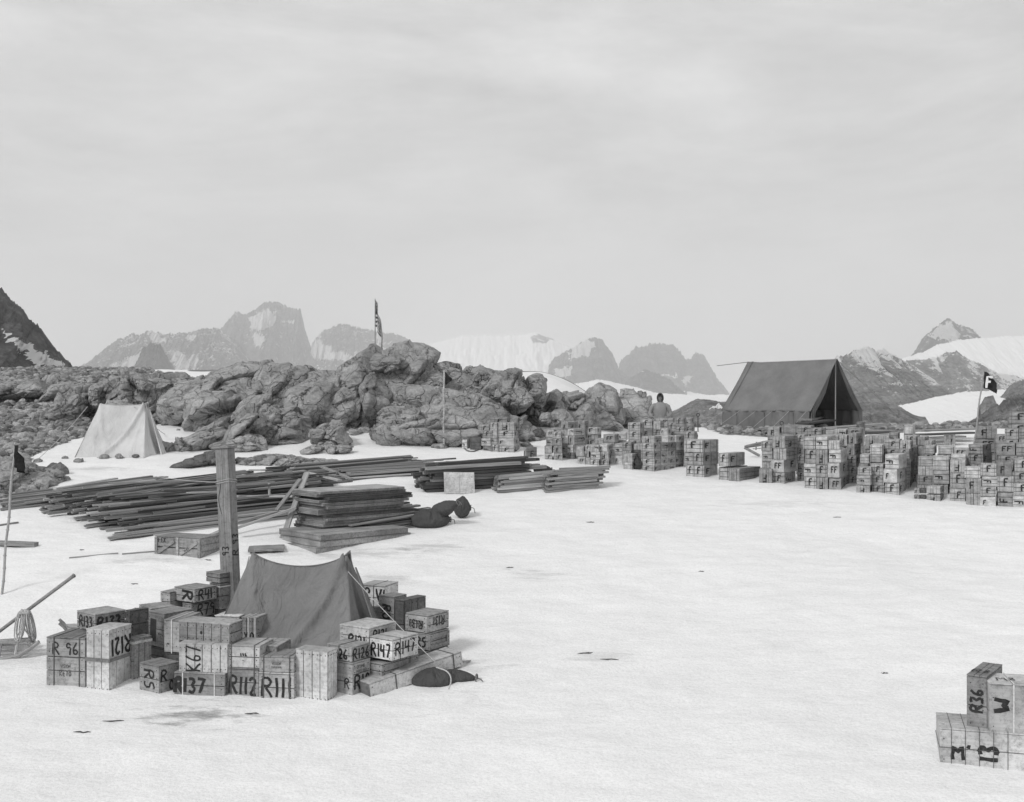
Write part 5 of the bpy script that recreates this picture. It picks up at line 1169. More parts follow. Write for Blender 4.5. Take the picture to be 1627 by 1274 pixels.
# ================================================================ tents
def sag(pts, n=14, amt=.1):
    a, b = Vector(pts[0]), Vector(pts[1]); return [a.lerp(b, i / n) - Vector((0, 0, amt * 4 * (i / n) * (1 - i / n))) for i in range(n + 1)]
def surf(f, nu, nv, name, mats, parent, th=.004, loc=(0, 0, 0)):
    V = [f(i / (nu - 1), j / (nv - 1)) for i in range(nu) for j in range(nv)]
    me = npmesh(name, V, grid_faces(nu, nv)); o = link(name, me, parent, loc, 0, mats)
    md = o.modifiers.new('thickness', 'SOLIDIFY'); md.thickness = th; md.offset = 0; return o
def pup_tent(name, loc, rz, Lr, Lb, Wb, H, mat, label, sagr=.17, Wr=.05, flap=True, seed=0, base=.0, skew=0.0, ropes=True, ext=1.0):
    """ridge along local x; sloping triangular ends"""
    r = empty(name, loc, rz); tag(r, label, 'tent'); rgx = np.random.default_rng(seed)
    def wr(p, s, amp):
        q = np.array([[p[0] * 2.2 + seed, p[1] * 2.2, p[2] * 1.1]]); return (float(fbm(q, 4, .55, 33)[0]) - .5) * amp
    def ridge(u):
        x = -Lr / 2 + u * Lr; z = H - sagr * (4 * u * (1 - u)) ** .8; return Vector((x, 0, z))
    for s in (-1, 1):
        def side(u, v, s=s):
            top = ridge(u); bx = -Lb / 2 + u * Lb; bot = Vector((bx, s * Wb / 2, base))
            p = top.lerp(bot, v)
            edge = min(u, 1 - u) * 2
            inward = .10 * math.sin(math.pi * v) * (edge ** .7)
            # tension folds from the two ridge ends to the opposite lower corners
            for (ux0, vx0, ux1, vx1, am) in ((0.98, .02, .36, 1, .11), (.02, .02, .5, 1.0, .03), (.98, .02, .75, 1, .03)):
                dx, dy = ux1 - ux0, vx1 - vx0; L = math.hypot(dx, dy); dist = abs((u - ux0) * dy - (v - vx0) * dx) / L
                inward -= am * math.exp(-(dist / .04) ** 2) * (1 - .4 * v)
            p += Vector((0, -s * inward + s * wr((u * 2, v * 2, s), 0, .05), -.3 * inward))
            p.y += s * .02 * math.sin(u * 19 + s) * v * v
            return p
        surf(side, 56, 40, 'side_wall', [M[mat]], r)
    for e in (-1, 1):
        def end(u, v, e=e):
            top = Vector((e * Lr / 2, 0, H)); bot = Vector((e * (Lb / 2 + .12 * math.sin(math.pi * u) * ext), (u - .5) * Wb, base))
            p = top.lerp(bot, v); w = math.sin(math.pi * u)
            p.x += -e * .06 * math.sin(math.pi * v) * w + e * (.035 * math.sin(u * 26) + .02 * math.sin(u * 47 + 1)) * v * w * (1 if e > 0 else .4)
            return p
        surf(end, 40, 30, 'end_wall', [M[mat]], r)
    if flap:
        def fl(u, v):
            p = Vector((Lr / 2 + .03, 0, H - .02)).lerp(Vector((Lb / 2 + .2, (u - .5) * .34 - .1, base)), .1 + .9 * v); p.x += .03 * math.sin(u * 17) * (v + .2) + .03; return p
        surf(fl, 16, 24, 'door_flap', [M[mat]], r)
    t = MB()
    for e in (-1, 1): t.tube([(e * (Lr / 2 - .02), 0, 0), (e * (Lr / 2 - .005), 0, H - .02)], .014)
    t.build('poles', M['bamboo'], r)
    hem = MB(); seam = [ridge(u / 20) + Vector((0, 0, .006)) for u in range(21)]; hem.tube(seam, .008, n=5); hem.build('ridge_seam', M[mat], r)
    return r
p = at(470, 1052)
def ground_rot(): return 0
nt = pup_tent('pup_tent', (p.x - .02, p.y + .35, p.z - .08), R(-9), 1.2, 1.9, 1.75, 1.33, 'tent', 'dark canvas pup tent ringed by R lettered crates in the foreground', .16, seed=2)
wp = at(178, 727); pup_tent('pup_tent', (wp.x, wp.y + .75, wp.z - .02), R(-6), 1.15, 1.72, 1.5, 1.29, 'tent_white', 'pale canvas pup tent on the snow beneath the granite rocks', .05, seed=9)
def rope_child(parent, name, a, b, r=.006, mat='rope', droop=.05):
    inv = Matrix.Translation(parent.location) @ parent.rotation_euler.to_matrix().to_4x4(); inv = inv.inverted()
    m = MB(); m.tube([inv @ q for q in sag((a, b), 10, droop)], r, n=5); return m.build(name, M[mat], parent)
rope_child(nt, 'guy_rope', pix(553, 908, 13.2), pix(692, 1052, 12.55), .005, 'rope', .02)
rope_child(nt, 'guy_rope', pix(396, 884, 14.0), at(366, 990), .006, 'rope', .02)
tents = [o for o in COL.objects if o.name.startswith('pup_tent')]
wt = tents[1]
rope_child(wt, 'guy_rope', pix(139, 646, 27.4), at(62, 728), .008, 'rope', .05)
rope_child(wt, 'guy_rope', pix(213, 646, 27.2), at(262, 690), .008, 'rope', .05)
# small eyelet patch on near tent
pm = MB(); 
# wall tent
def wall_tent():
    N = pix(1328, 569.5, 38.0); Fp = pix(1190, 574.5, 40.9); zr = (N.z + Fp.z) / 2
    d = (Fp - N); d.z = 0; L = d.length; d.normalize(); q = Vector((d.y, -d.x, 0))       # q to the camera's left? fixed below
    if q.x > 0: q = -q
    c = N + d * L / 2; zg = 3.78; ang = math.atan2(-d.y, -d.x)      # local +x runs towards the near end
    r = empty('wall_tent', (c.x, c.y, zg), ang); tag(r, 'large dark canvas wall tent with an open front, behind the crate stacks', 'tent')
    H = zr - zg; he = .74; w = 1.42; hl = L / 2
    for s in (-1, 1):
        def roof(u, v, s=s):
            x = -hl - .06 + u * (L + .12); top = Vector((x, 0, H - .035 * math.sin(math.pi * u))); bot = Vector((x * 1.0, s * (w + .05), he + .01 * math.sin(u * 40)))
            p = top.lerp(bot, v); p.z -= .06 * math.sin(math.pi * v) * (.6 + .4 * math.sin(math.pi * u)) + .012 * math.sin(u * 9 + 5 * v); return p
        surf(roof, 60, 24, 'roof', [M['tent_big']], r)
        def wall(u, v, s=s):
            x = -hl + u * L; return Vector((x, s * (w + .03 + .02 * v + .02 * math.sin(u * 38) * (1 - v) * v * 4 + .02 * math.sin(u * 60)), he + .03 - (he + .03) * v))
        surf(wall, 70, 10, 'wall', [M['tent_big']], r)
        sm = MB()
        for k in range(7):
            x = -hl + .05 + k * (L - .1) / 6; sm.box((x, s * (w + .045), he / 2 + .02), (.03, .012, he - .12))
            sm.tube([(x, s * (w + .06), he - .02), (x, s * (w + .058), he - .16)], .01)
        for x in (-hl + .18,): sm.tube([(x, s * .03, H + .0), (x, s * .78, (H + he) / 2 - .045), (x, s * (w + .05), he + .012)], .012)
        sm.build('seam_tape', M['tent_big'], r)
    back = MB()
    def gable(u, v):
        y = (u - .5) * 2 * (w - .01); top = he + (H - he) * (1 - abs(u - .5) * 2); return Vector((-hl + .01, y, top * (1 - v)))
    surf(gable, 30, 12, 'back_wall', [M['tent_big']], r)
    for s in (-1, 1):            # door curtains pulled aside
        def flap(u, v, s=s):
            z = (H - .05) * (1 - v); e = max(0, (H - z)) / (H - he); outer = min(w * e, w) if z > he else w
            k = .16 + .1 * v if s < 0 else .1 + .08 * v
            width = (.34 if s < 0 else .2) * min(1, v * 2.2) * (1 - .55 * sstep(.55, 1, v))
            y = s * (outer - .0 - u * width * (1 + .0)); x = hl + .04 - .05 * u + .045 * math.sin(u * 13 + v * 2) * v
            return Vector((x, y, z))
        surf(flap, 24, 40, 'door_curtain', [M['tent_big']], r)
    fl = MB(); fl.box((0, 0, .01), (L - .1, 2 * w - .1, .02)); fl.build('ground_cloth', M['bag'], r)
    t = MB(); t.tube([(hl - .02, 0, 0), (hl - .01, 0, H - .02)], .02); t.tube([(-hl + .06, 0, 0), (-hl + .06, 0, H - .03)], .028); t.tube([(-hl, 0, H - .05), (hl, 0, H - .03)], .02); t.build('poles', M['bamboo'], r)
    for k in range(6):
        g = MB(); x = -hl + .1 + k * (L - .2) / 5
        for s in (1, -1):
            g2 = MB(); g2.tube([(x, s * (w + .06), he), (x + .5 * (k / 5 - .5) - .15, s * (w + 1.25), .02)], .0055, n=5); g2.build('guy_rope', M['rope'], r)
            if s == -1 and k > 2: pass
    rope_child(r, 'guy_rope', pix(1190, 575, 40.9), pix(1139, 581, 43.0), .012, 'rope_dark', .0)
    rope_child(r, 'guy_rope', pix(1328, 570, 38), at(1445, 676), .012, 'rope', .0)
wall_tent()

# ================================================================ flags and marker poles
def stars_flag():
    b = pix(596, 562, 33.3); top = pix(597, 474, 33.3)
    r = empty('stars_and_stripes_flag', b); tag(r, 'United States flag hanging limp from a thin staff on the granite ridge', 'flag'); h = top.z - b.z
    t = MB(); t.tube([(0, 0, -.3), (.0, 0, h - .03), (.012, 0, h)], [.02, .014, .004]); t.build('flagpole', M['board_light'], r)
    # limp cloth: hoist hangs along the staff, fly end drops down along it; u along the fly, v down the hoist
    FW, FH = 1.55, .80
    def P(u, v):
        # fold: the fly droops; points further out hang lower and bunch close to the staff
        drop = .93 * u ** 1.1; x = .02 + .22 * (1 - math.exp(-2.6 * u)) * (.25 + .75 * min(1, (u * .8 + v * .7))) + .03 * math.sin(u * 11 + v * 2)
        y = .05 * math.sin(u * 12 + v * 1.5) * min(1, u * 3 + .2)
        return Vector((x * (1 if u > 0 else .3), y, h - .05 - v * FH * (.98) - drop * (1.0 - .12 * v)))
    nu, nv = 60, 52; V = [P(i / nu, j / nv) for i in range(nu + 1) for j in range(nv + 1)]
    Fq = grid_faces(nu + 1, nv + 1); me = npmesh('flag_cloth', V, Fq); mi = []
    for f in Fq:
        i, j = divmod(int(f[0]), nv + 1); st = int(j / (nv / 13)); u = i / nu
        if u < .42 and st < 7:
            sx = (u / .42 * 11) % 1; sy = (j / (nv * 7 / 13) * 9) % 1; mi.append(0 if (int(u / .42 * 11) + int(j / (nv * 7 / 13) * 9)) % 2 == 0 and .2 < sx < .9 else 1)
        else: mi.append(2 if st % 2 == 0 else 0)
    o = link('flag_cloth', me, r, mats=[M['white_cloth'], M['flag_blue'], M['flag_red']]); me.polygons.foreach_set('material_index', mi)
    o.modifiers.new('thickness', 'SOLIDIFY').thickness = .003
    c = MB(); rg = random.Random(2)
stars_flag()
rock_obj('cairn', [rock_px(592 + dx, y, y + 6, 22, 566, 610 + i, .22, 4, 9, .3) for i, (dx, y) in enumerate([(-8, 559), (6, 558), (-2, 554), (1, 550), (-10, 563), (10, 562), (0, 561)])], 'small cairn of stones holding the flag staff', 'cairn') if False else None
def cairn():
    rg = random.Random(8); parts = []; b = pix(592, 566, 33.2)
    V, Fc = ICO[3]
    for i in range(20):
        z = (i // 4) * .055; sp = .2 - (i // 4) * .035; W, f = lump_small(V, Fc, 700 + i); s = rg.uniform(.09, .15)
        parts.append((W * np.array([s * 1.3, s, s * .5]) + np.array([b.x + rg.uniform(-sp, sp), b.y + rg.uniform(-.1, .1), b.z + z]), f))
    rock_obj('cairn', parts, 'small cairn of flat stones at the foot of the flag staff', 'cairn')
cairn()
def marker(base, top, r0, label, cloth, matc, name='marker_flag', mark=None, polemat='bamboo'):
    r = empty(name, base); tag(r, label, 'flag'); d = top - base; b = MB(); n = 12; rg = random.Random(int(base.x * 100))
    pts = [d * (i / n) + Vector((.008 * math.sin(i * 1.3), 0, 0)) for i in range(n + 1)]; b.tube([Vector((0, 0, -.15)) + pts[0]] + pts, [r0] * (n + 2) if r0 else .01, n=7)
    for i in range(1, n): b.tube([pts[i] - d.normalized() * .008, pts[i] + d.normalized() * .008], r0 * 1.35, n=7)
    b.build('pole', M[polemat], r)
    m = MB(); cols = len(cloth); V = []
    for i, (x, y0, y1, dy) in enumerate(cloth):
        for j in range(9): V.append(Vector((x, dy + .015 * math.sin(j * 1.1 + i), y0 + (y1 - y0) * j / 8)) - base)
    me = npmesh('flag_cloth', [Vector(v) for v in V], grid_faces(cols, 9)); o = link('flag_cloth', me, r, mats=[M[matc]]); o.modifiers.new('thickness', 'SOLIDIFY').thickness = .004
    return r
# black flag at the left edge
Yb = at(3, 944).y; bb = at(3, 944); tt = pix(24, 703, Yb + .5)
def cl(px0, Y, seq):
    out = []
    for (px, ya, yb_, dy) in seq: 
        a = pix(px, ya, Y); b = pix(px, yb_, Y); out.append((a.x, a.z, b.z, Y + dy))
    return out
marker(bb, tt, .018, 'black flag hanging from a leaning bamboo pole at the left edge', cl(0, Yb + .45, [(23, 706, 741, 0), (26, 707, 742, -.06), (30, 708, 744, -.02), (33, 716, 749, -.12), (38, 728, 752, .02), (42, 738, 752, -.05)]), 'black_cloth')
# pennant before the dome
pb = at(705, 712); marker(pb, pix(705.5, 588, pb.y), .022, 'dark pennant on a pale straight pole before the granite dome', cl(0, pb.y, [(705.5, 589, 611, 0), (709, 592, 611, .03), (713, 597, 608, -.02), (718, 601, 604, .02)]), 'black_cloth', polemat='board_light')
# F flag
fb = at(1539, 770); Yf = fb.y
ft = pix(1563, 589, Yf)
fr = marker(fb, ft, .016, 'dark flag with a pale F on a curved bamboo pole among the right crates', cl(0, Yf, [(1563, 590, 617, 0), (1567, 591, 618, -.05), (1571, 594, 619, -.02), (1575, 598, 620.5, .03), (1579, 603, 623, 0), (1582, 609, 625, -.04), (1583, 615, 626, -.02)]), 'black_cloth')
fm = MB(); o0 = pix(1572.5, 607.5, Yf - .075) - fb
letter(fm, 'F', o0, Vector((1, 0, -.12)).normalized(), Vector((.12, 0, 1)).normalized(), 0, 0, .235, 0, .2, 0, random.Random(1), .004); fm.build('letter_f', M['white_cloth'], fr)
# iron pin with ring eyes
def pin(px, pyt, pyb, label):
    b = at(px, pyb); t = pix(px, pyt, b.y); h = t.z - b.z; r = empty('iron_pin', b); tag(r, label, 'stake', 'iron stakes among the stores'); m = MB(); m.tube([(0, 0, -.1), (0, 0, h - .08)], .018); m.build('shaft', M['iron'], r)
    m = MB(); m.tube([(.05 * math.cos(a), 0, h - .04 + .05 * math.sin(a)) for a in np.linspace(0, 2 * math.pi, 13)], .014); m.build('ring', M['iron'], r)
pin(1109, 657, 686, 'iron stake with a ring eye standing left of the wall tent')
pin(1242, 670, 707, 'iron stake with a ring eye poking up behind the crates below the wall tent')

# ================================================================ bags
def bag(c, L, w, h, rz, label, seed, name='duffel_bag', taper=.5, mat='bag', pitch=0, folds=.05):
    n, k = 44, 36; V = []
    for i in range(n + 1):
        s = i / n; prof = (math.sin(math.pi * min(1, s * 1.02 + .02)) ** .55) * (1 - taper * s); prof = max(prof, .04)
        for j in range(k):
            a = 2 * math.pi * j / k; y, z = math.cos(a), math.sin(a)
            q = np.array([[s * 3 + seed, y * .9, z * .9]]); nz = 1 + (float(fbm(q * 1.6, 4, .6, 51)[0]) - .5) * .45 + folds * math.sin(a * 6 + s * 9 + seed) * (.4 + abs(s - .5))
            V.append(((s - .5) * L, y * w / 2 * prof * nz, max(z * h / 2 * prof * nz, -h / 2 * .78 * prof ** .5)))
    Fc = [(i * k + j, i * k + (j + 1) % k, (i + 1) * k + (j + 1) % k, (i + 1) * k + j) for i in range(n) for j in range(k)]
    me = npmesh(name, V, [f[::-1] for f in Fc]); r = empty(name, c); r.rotation_euler = (0, pitch, rz); tag(r, label, 'bag')
    link('bag_body', me, r, (0, 0, h / 2 * .75), 0, [M[mat]])
    m = MB(); x = L * .5 * .93; rr = .045
    m.tube([(x, rr * math.cos(a), h / 2 * .75 + rr * math.sin(a)) for a in np.linspace(0, 6.28, 13)], .009); m.tube([(x, 0, h * .4), (x + .06, -.03, h * .36), (x + .08, -.04, .06)], .007); m.build('drawcord', M['rope_dark'], r)
    return r
b0 = at(688, 842); bag(b0 + Vector((-.05, .35, -.02)), .75, .55, .42, R(20), 'big dark folded bag lying beside the dark planks', 3, taper=.1)
b0 = at(705, 842); bag(b0 + Vector((.05, .35, .22)), .62, .42, .34, R(-28), 'dark bag with a pointed corner on top of the big folded bag', 11, taper=.35, pitch=R(-24))
b0 = at(734, 826); bag(b0 + Vector((0, .22, .04)), .32, .34, .42, R(10), 'round dark bundle at the right end of the bags by the planks', 19, taper=.0)
b0 = at(690, 1097); bag(b0 + Vector((.0, .25, -.03)), .56, .36, .25, R(14), 'dark cloth bag with pale cord on the snow before the R131 stack', 23, taper=.0)
b0 = at(728, 1091); bag(b0 + Vector((.0, .22, -.03)), .44, .32, .22, R(-12), 'darker bag tapering to a tied end, rightmost by the near camp', 29, taper=.55)
b0 = at(1013, 747); bag(b0 + Vector((0, .3, 0)), .42, .34, .34, R(70), 'dark cloth bundle between the low heaped stack and the tower of F crates', 31, taper=.1)
b0 = at(1104, 700); bag(b0 + Vector((0, .3, 0)), .3, .3, .3, R(70), 'small dark round bundle right of the tower of F crates', 37, taper=.1)
b0 = at(863, 756); bag(b0 + Vector((0, .1, .05)), .42, .22, .22, R(8), 'dark tangled bundle lying behind the longer batten bundle', 41, taper=.1)
b0 = at(747, 706); 
# ropes as things of their own
def curve_rope(pts, r, label, mat='rope', name='rope'):
    m = MB(); P = [Vector(p) for p in pts]
    for _ in range(2): P = [P[0]] + [q for i in range(len(P) - 1) for q in (P[i].lerp(P[i + 1], .25), P[i].lerp(P[i + 1], .75))] + [P[-1]]
    m.tube(P, r, n=6); tag(m.build(name, M[mat], smooth=True), label, 'rope')
curve_rope([at(737, 712, .02), at(741, 717, .02), at(752, 719, .02), at(760, 715, .02)], .016, 'loose cord looping on the snow before the dark box', 'rope_dark')
curve_rope([pix(693, 1060, 12.2), pix(712, 1066, 12.1), pix(718, 1080, 12.0), pix(713, 1095, 11.95)], .008, 'pale cord draped over the dark cloth bag', 'rope')
curve_rope([pix(343, 766, 15.1), pix(300, 764, 17), pix(270, 760, 20), at(240, 756)], .005, 'thin cord running left from the top of the tall post', 'rope')
rgp = random.Random(6); _pp = [pix(560 + i * 5 + rgp.uniform(-2, 2), 994 + rgp.uniform(-3, 1.5), 13.0 + rgp.uniform(-.1, .25)) for i in range(12)]
curve_rope(_pp, .014, 'dark tangled cord heaped on the right-way-up R121 crate', 'rope_dark')
_pp = [pix(342 + i * 5 + rgp.uniform(-2, 2), 976 + rgp.uniform(-2, 2) + (i % 3), 13.5 + rgp.uniform(-.1, .25)) for i in range(9)]
curve_rope(_pp, .007, 'pale thin cord loops lying on the crates before the tent side', 'wire_light')

# ================================================================ sleds, pole and coil at the left edge
def left_sled():
    a = pix(60, 1030, 13.4); g = at(30, 1046)
    r = empty('wooden_sled', (g.x, g.y, g.z)); tag(r, 'wooden sled with lashed runners, cut off by the left edge of the photo', 'sled')
    m = MB(); Y = g.y
    def q(px, py, dy=0): return pix(px, py, Y + dy) - r.location
    m.tube([q(-60, 1056), q(0, 1048), q(30, 1041), q(48, 1030), q(62, 1019)], [.03, .03, .03, .026, .02], n=7); m.build('runner', M['board_light'], r)
    m = MB(); m.tube([q(-60, 1050, .5), q(0, 1041, .5), q(32, 1036, .5), q(52, 1026, .5), q(60, 1020, .5)], [.02] * 5, n=7); m.build('runner', M['board_light'], r)
    for dy in (.0, .17, .34, .5):
        m = MB(); a, b = q(-70, 1024, dy), q(50, 1016, dy); m.box((a + b) / 2, ((b - a).length, .09, .045), rot=(b - a).to_track_quat('X', 'Z').to_matrix(), bev=.006); m.build('deck_slat', M['board'], r)
    for px in (2, 28):
        m = MB(); m.tube([q(px, 1020), q(px - 4, 1043)], .018); m.tube([q(px, 1020, .5), q(px - 4, 1040, .5)], .018); m.build('stanchion', M['board_light'], r)
    m = MB(); rg = random.Random(3)
    for k in range(5): m.tube([q(46 + 2 * math.sin(t + k), 1022 + 5 * math.cos(t * 1.0 + k), .02 * math.sin(3 * t)) for t in np.linspace(0, 6.3, 10)], .007, n=5)
    m.build('lashing', M['rope'], r)
    pr = MB(); A, B = pix(-60, 1047, Y + .25), pix(118, 914, Y - .0)
    pr.tube([A, A.lerp(B, .5), B - (B - A).normalized() * .03, B], [.022, .022, .022, .027], n=8); tag(pr.build('pole', M['board'], smooth=True), 'long round pole slanting up across the sled at the left edge', 'pole')
    cr = MB(); rg = random.Random(12)
    for k in range(11):
        cx0 = 32 + k * 1.5; w = rg.uniform(3, 8); dr = rg.uniform(38, 52); ph = rg.uniform(-.3, .3)
        sway = -6 if k < 5 else 9
        cr.tube([pix(cx0 + w * math.sin(t) * (1 if k % 2 else -1) + sway * (1 - math.cos(t)) / 2, 971 + dr * (1 - math.cos(t)) / 2, Y + .02 * k - .1 + .03 * math.sin(t)) for t in np.linspace(0, 2 * math.pi, 18)], .008, n=5)
    cr.tube([pix(32 + i * 1.7, 972 + 2 * math.sin(i * 2.1), Y - .12) for i in range(9)], .028, n=7)
    tag(cr.build('rope_coil', M['rope'], smooth=True), 'coil of hemp rope hanging from the slanting pole at the left edge', 'rope')
left_sled()
def sled2():
    b = pix(125, 1000, 13.6); r = empty('basket_sled', (b.x, b.y, at(115, 1010).z)); tag(r, 'slatted sled end with turned up runners behind the R133 crate', 'sled')
    Yc = 13.5
    def q(px, py, dy=0): return pix(px, py, Yc + dy) - r.location
    for dy, s in ((0, 0), (.45, -6)):
        m = MB(); m.tube([q(94, 990 + s, dy), q(101, 996 + s, dy), q(108, 1004 + s, dy), q(122, 1006 + s, dy), q(160, 1007 + s, dy)], .018, n=7); m.build('runner', M['board'], r)
    for i in range(5):
        m = MB(); m.tube([q(104 + i, 992 + i * 2.4, .45 - i * .1), q(165, 990 + i * 2.6, .45 - i * .1)], .009, n=5); m.build('slat', M['board_light'], r)
sled2()
def sledge3():
    r = empty('broken_frame', at(1200, 727)); Y = r.location.y; tag(r, 'dark triangular wooden frame lying behind the long crates', 'frame')
    def q(px, py, dy=0): return pix(px, py, Y + dy) - r.location
    for a, b in (((1183, 710), (1213, 706)), ((1183, 711), (1207, 724)), ((1186, 709), (1213, 703))):
        m = MB(); m.tube([q(*a), q(*b)], .035, n=4); m.build('rail', M['board'], r)
    m = MB(); m.tube([q(1201, 715), q(1202, 702)], .02); m.tube([q(1196, 713), q(1213, 712)], .012); m.build('strut', M['board'], r)
sledge3()
# planks and odd gear behind the right stacks
GB = 'planks behind the far crates'
for i, (a, b, z, mt, lab) in enumerate([((1318, 700), (1400, 692), .75, 'board', 'grey planks behind the crates below the tent opening'), ((1325, 703), (1416, 699), .5, 'board_dark', 'darker lower plank behind the crates below the tent opening'),
    ((1460, 700), (1545, 697), .6, 'board', 'upper long plank behind the right stacks'), ((1462, 704), (1548, 701), .5, 'board_dark', 'dark long plank behind the right stacks'), ((1480, 708), (1530, 706), .45, 'board', 'lower short plank behind the slatted box'),
    ((1275, 690), (1318, 684), .7, 'board_dark', 'short dark board at the tent mouth'), ((1210, 690), (1270, 682), .3, 'board', 'board lying before the wall tent left of its mouth'), ((1278, 686), (1305, 678), .8, 'board', 'splayed board heaped at the tent mouth'), ((1340, 688), (1420, 690), .2, 'board', 'thin plank right of the tent mouth')]):
    A, B = at(*a), at(*b); A.z += z * .45; B.z += z * .45; between(A, B, .45, .05, mt, lab, GB, 'plank', 'plank')

# ================================================================ splinters on the snow
DB = 'dark splinters scattered on the snow'
for i, (px, py, w, lab) in enumerate([(938, 830, 13, 'small splinter on open snow right of the dark bags'), (1330, 822, 15, 'splinter on open snow before the square stack'), (1406, 1070, 11, 'dark chip on open snow left of the corner crates'), (930, 1038, 26, 'long splinter in the centre foreground, left piece'),
    (968, 1048, 30, 'long splinter in the centre foreground, right piece'), (130, 1164, 28, 'splinter nearest the lower left corner'), (180, 1146, 34, 'forked splinter left of the dirty patch'), (1114, 908, 9, 'tiny chip in the middle of the open snow'), (214, 928, 12, 'chip above the R133 crate on the snow'), (400, 1134, 22, 'dark splinter at the right end of the dirty patch'),
    (810, 902, 12, 'tiny chip below the bags on open snow'), (330, 890, 14, 'chip on the snow under the slatted crate'), (130, 874, 8, 'little dark chip near the thick plank end'), (745, 803, 10, 'bent chip right of the round bundle')]):
    rg = random.Random(i); m = MB(); p = at(px, py); s = p.y / F
    pts = [Vector(((t - .5) * w * s, rg.uniform(-.015, .015), .004 + rg.uniform(0, .004))) for t in np.linspace(0, 1, 6)]
    m.tube(pts, [.002, .006, .009, .006, .008, .002], n=5)
    if i % 3 == 0: m.tube([pts[2], pts[2] + Vector((w * s * .3, -.05, .02))], [.006, .002], n=5)
    tag(m.build('splinter', M['board_dark'], None, p, rg.uniform(-.3, .3)), lab, 'splinter', DB)

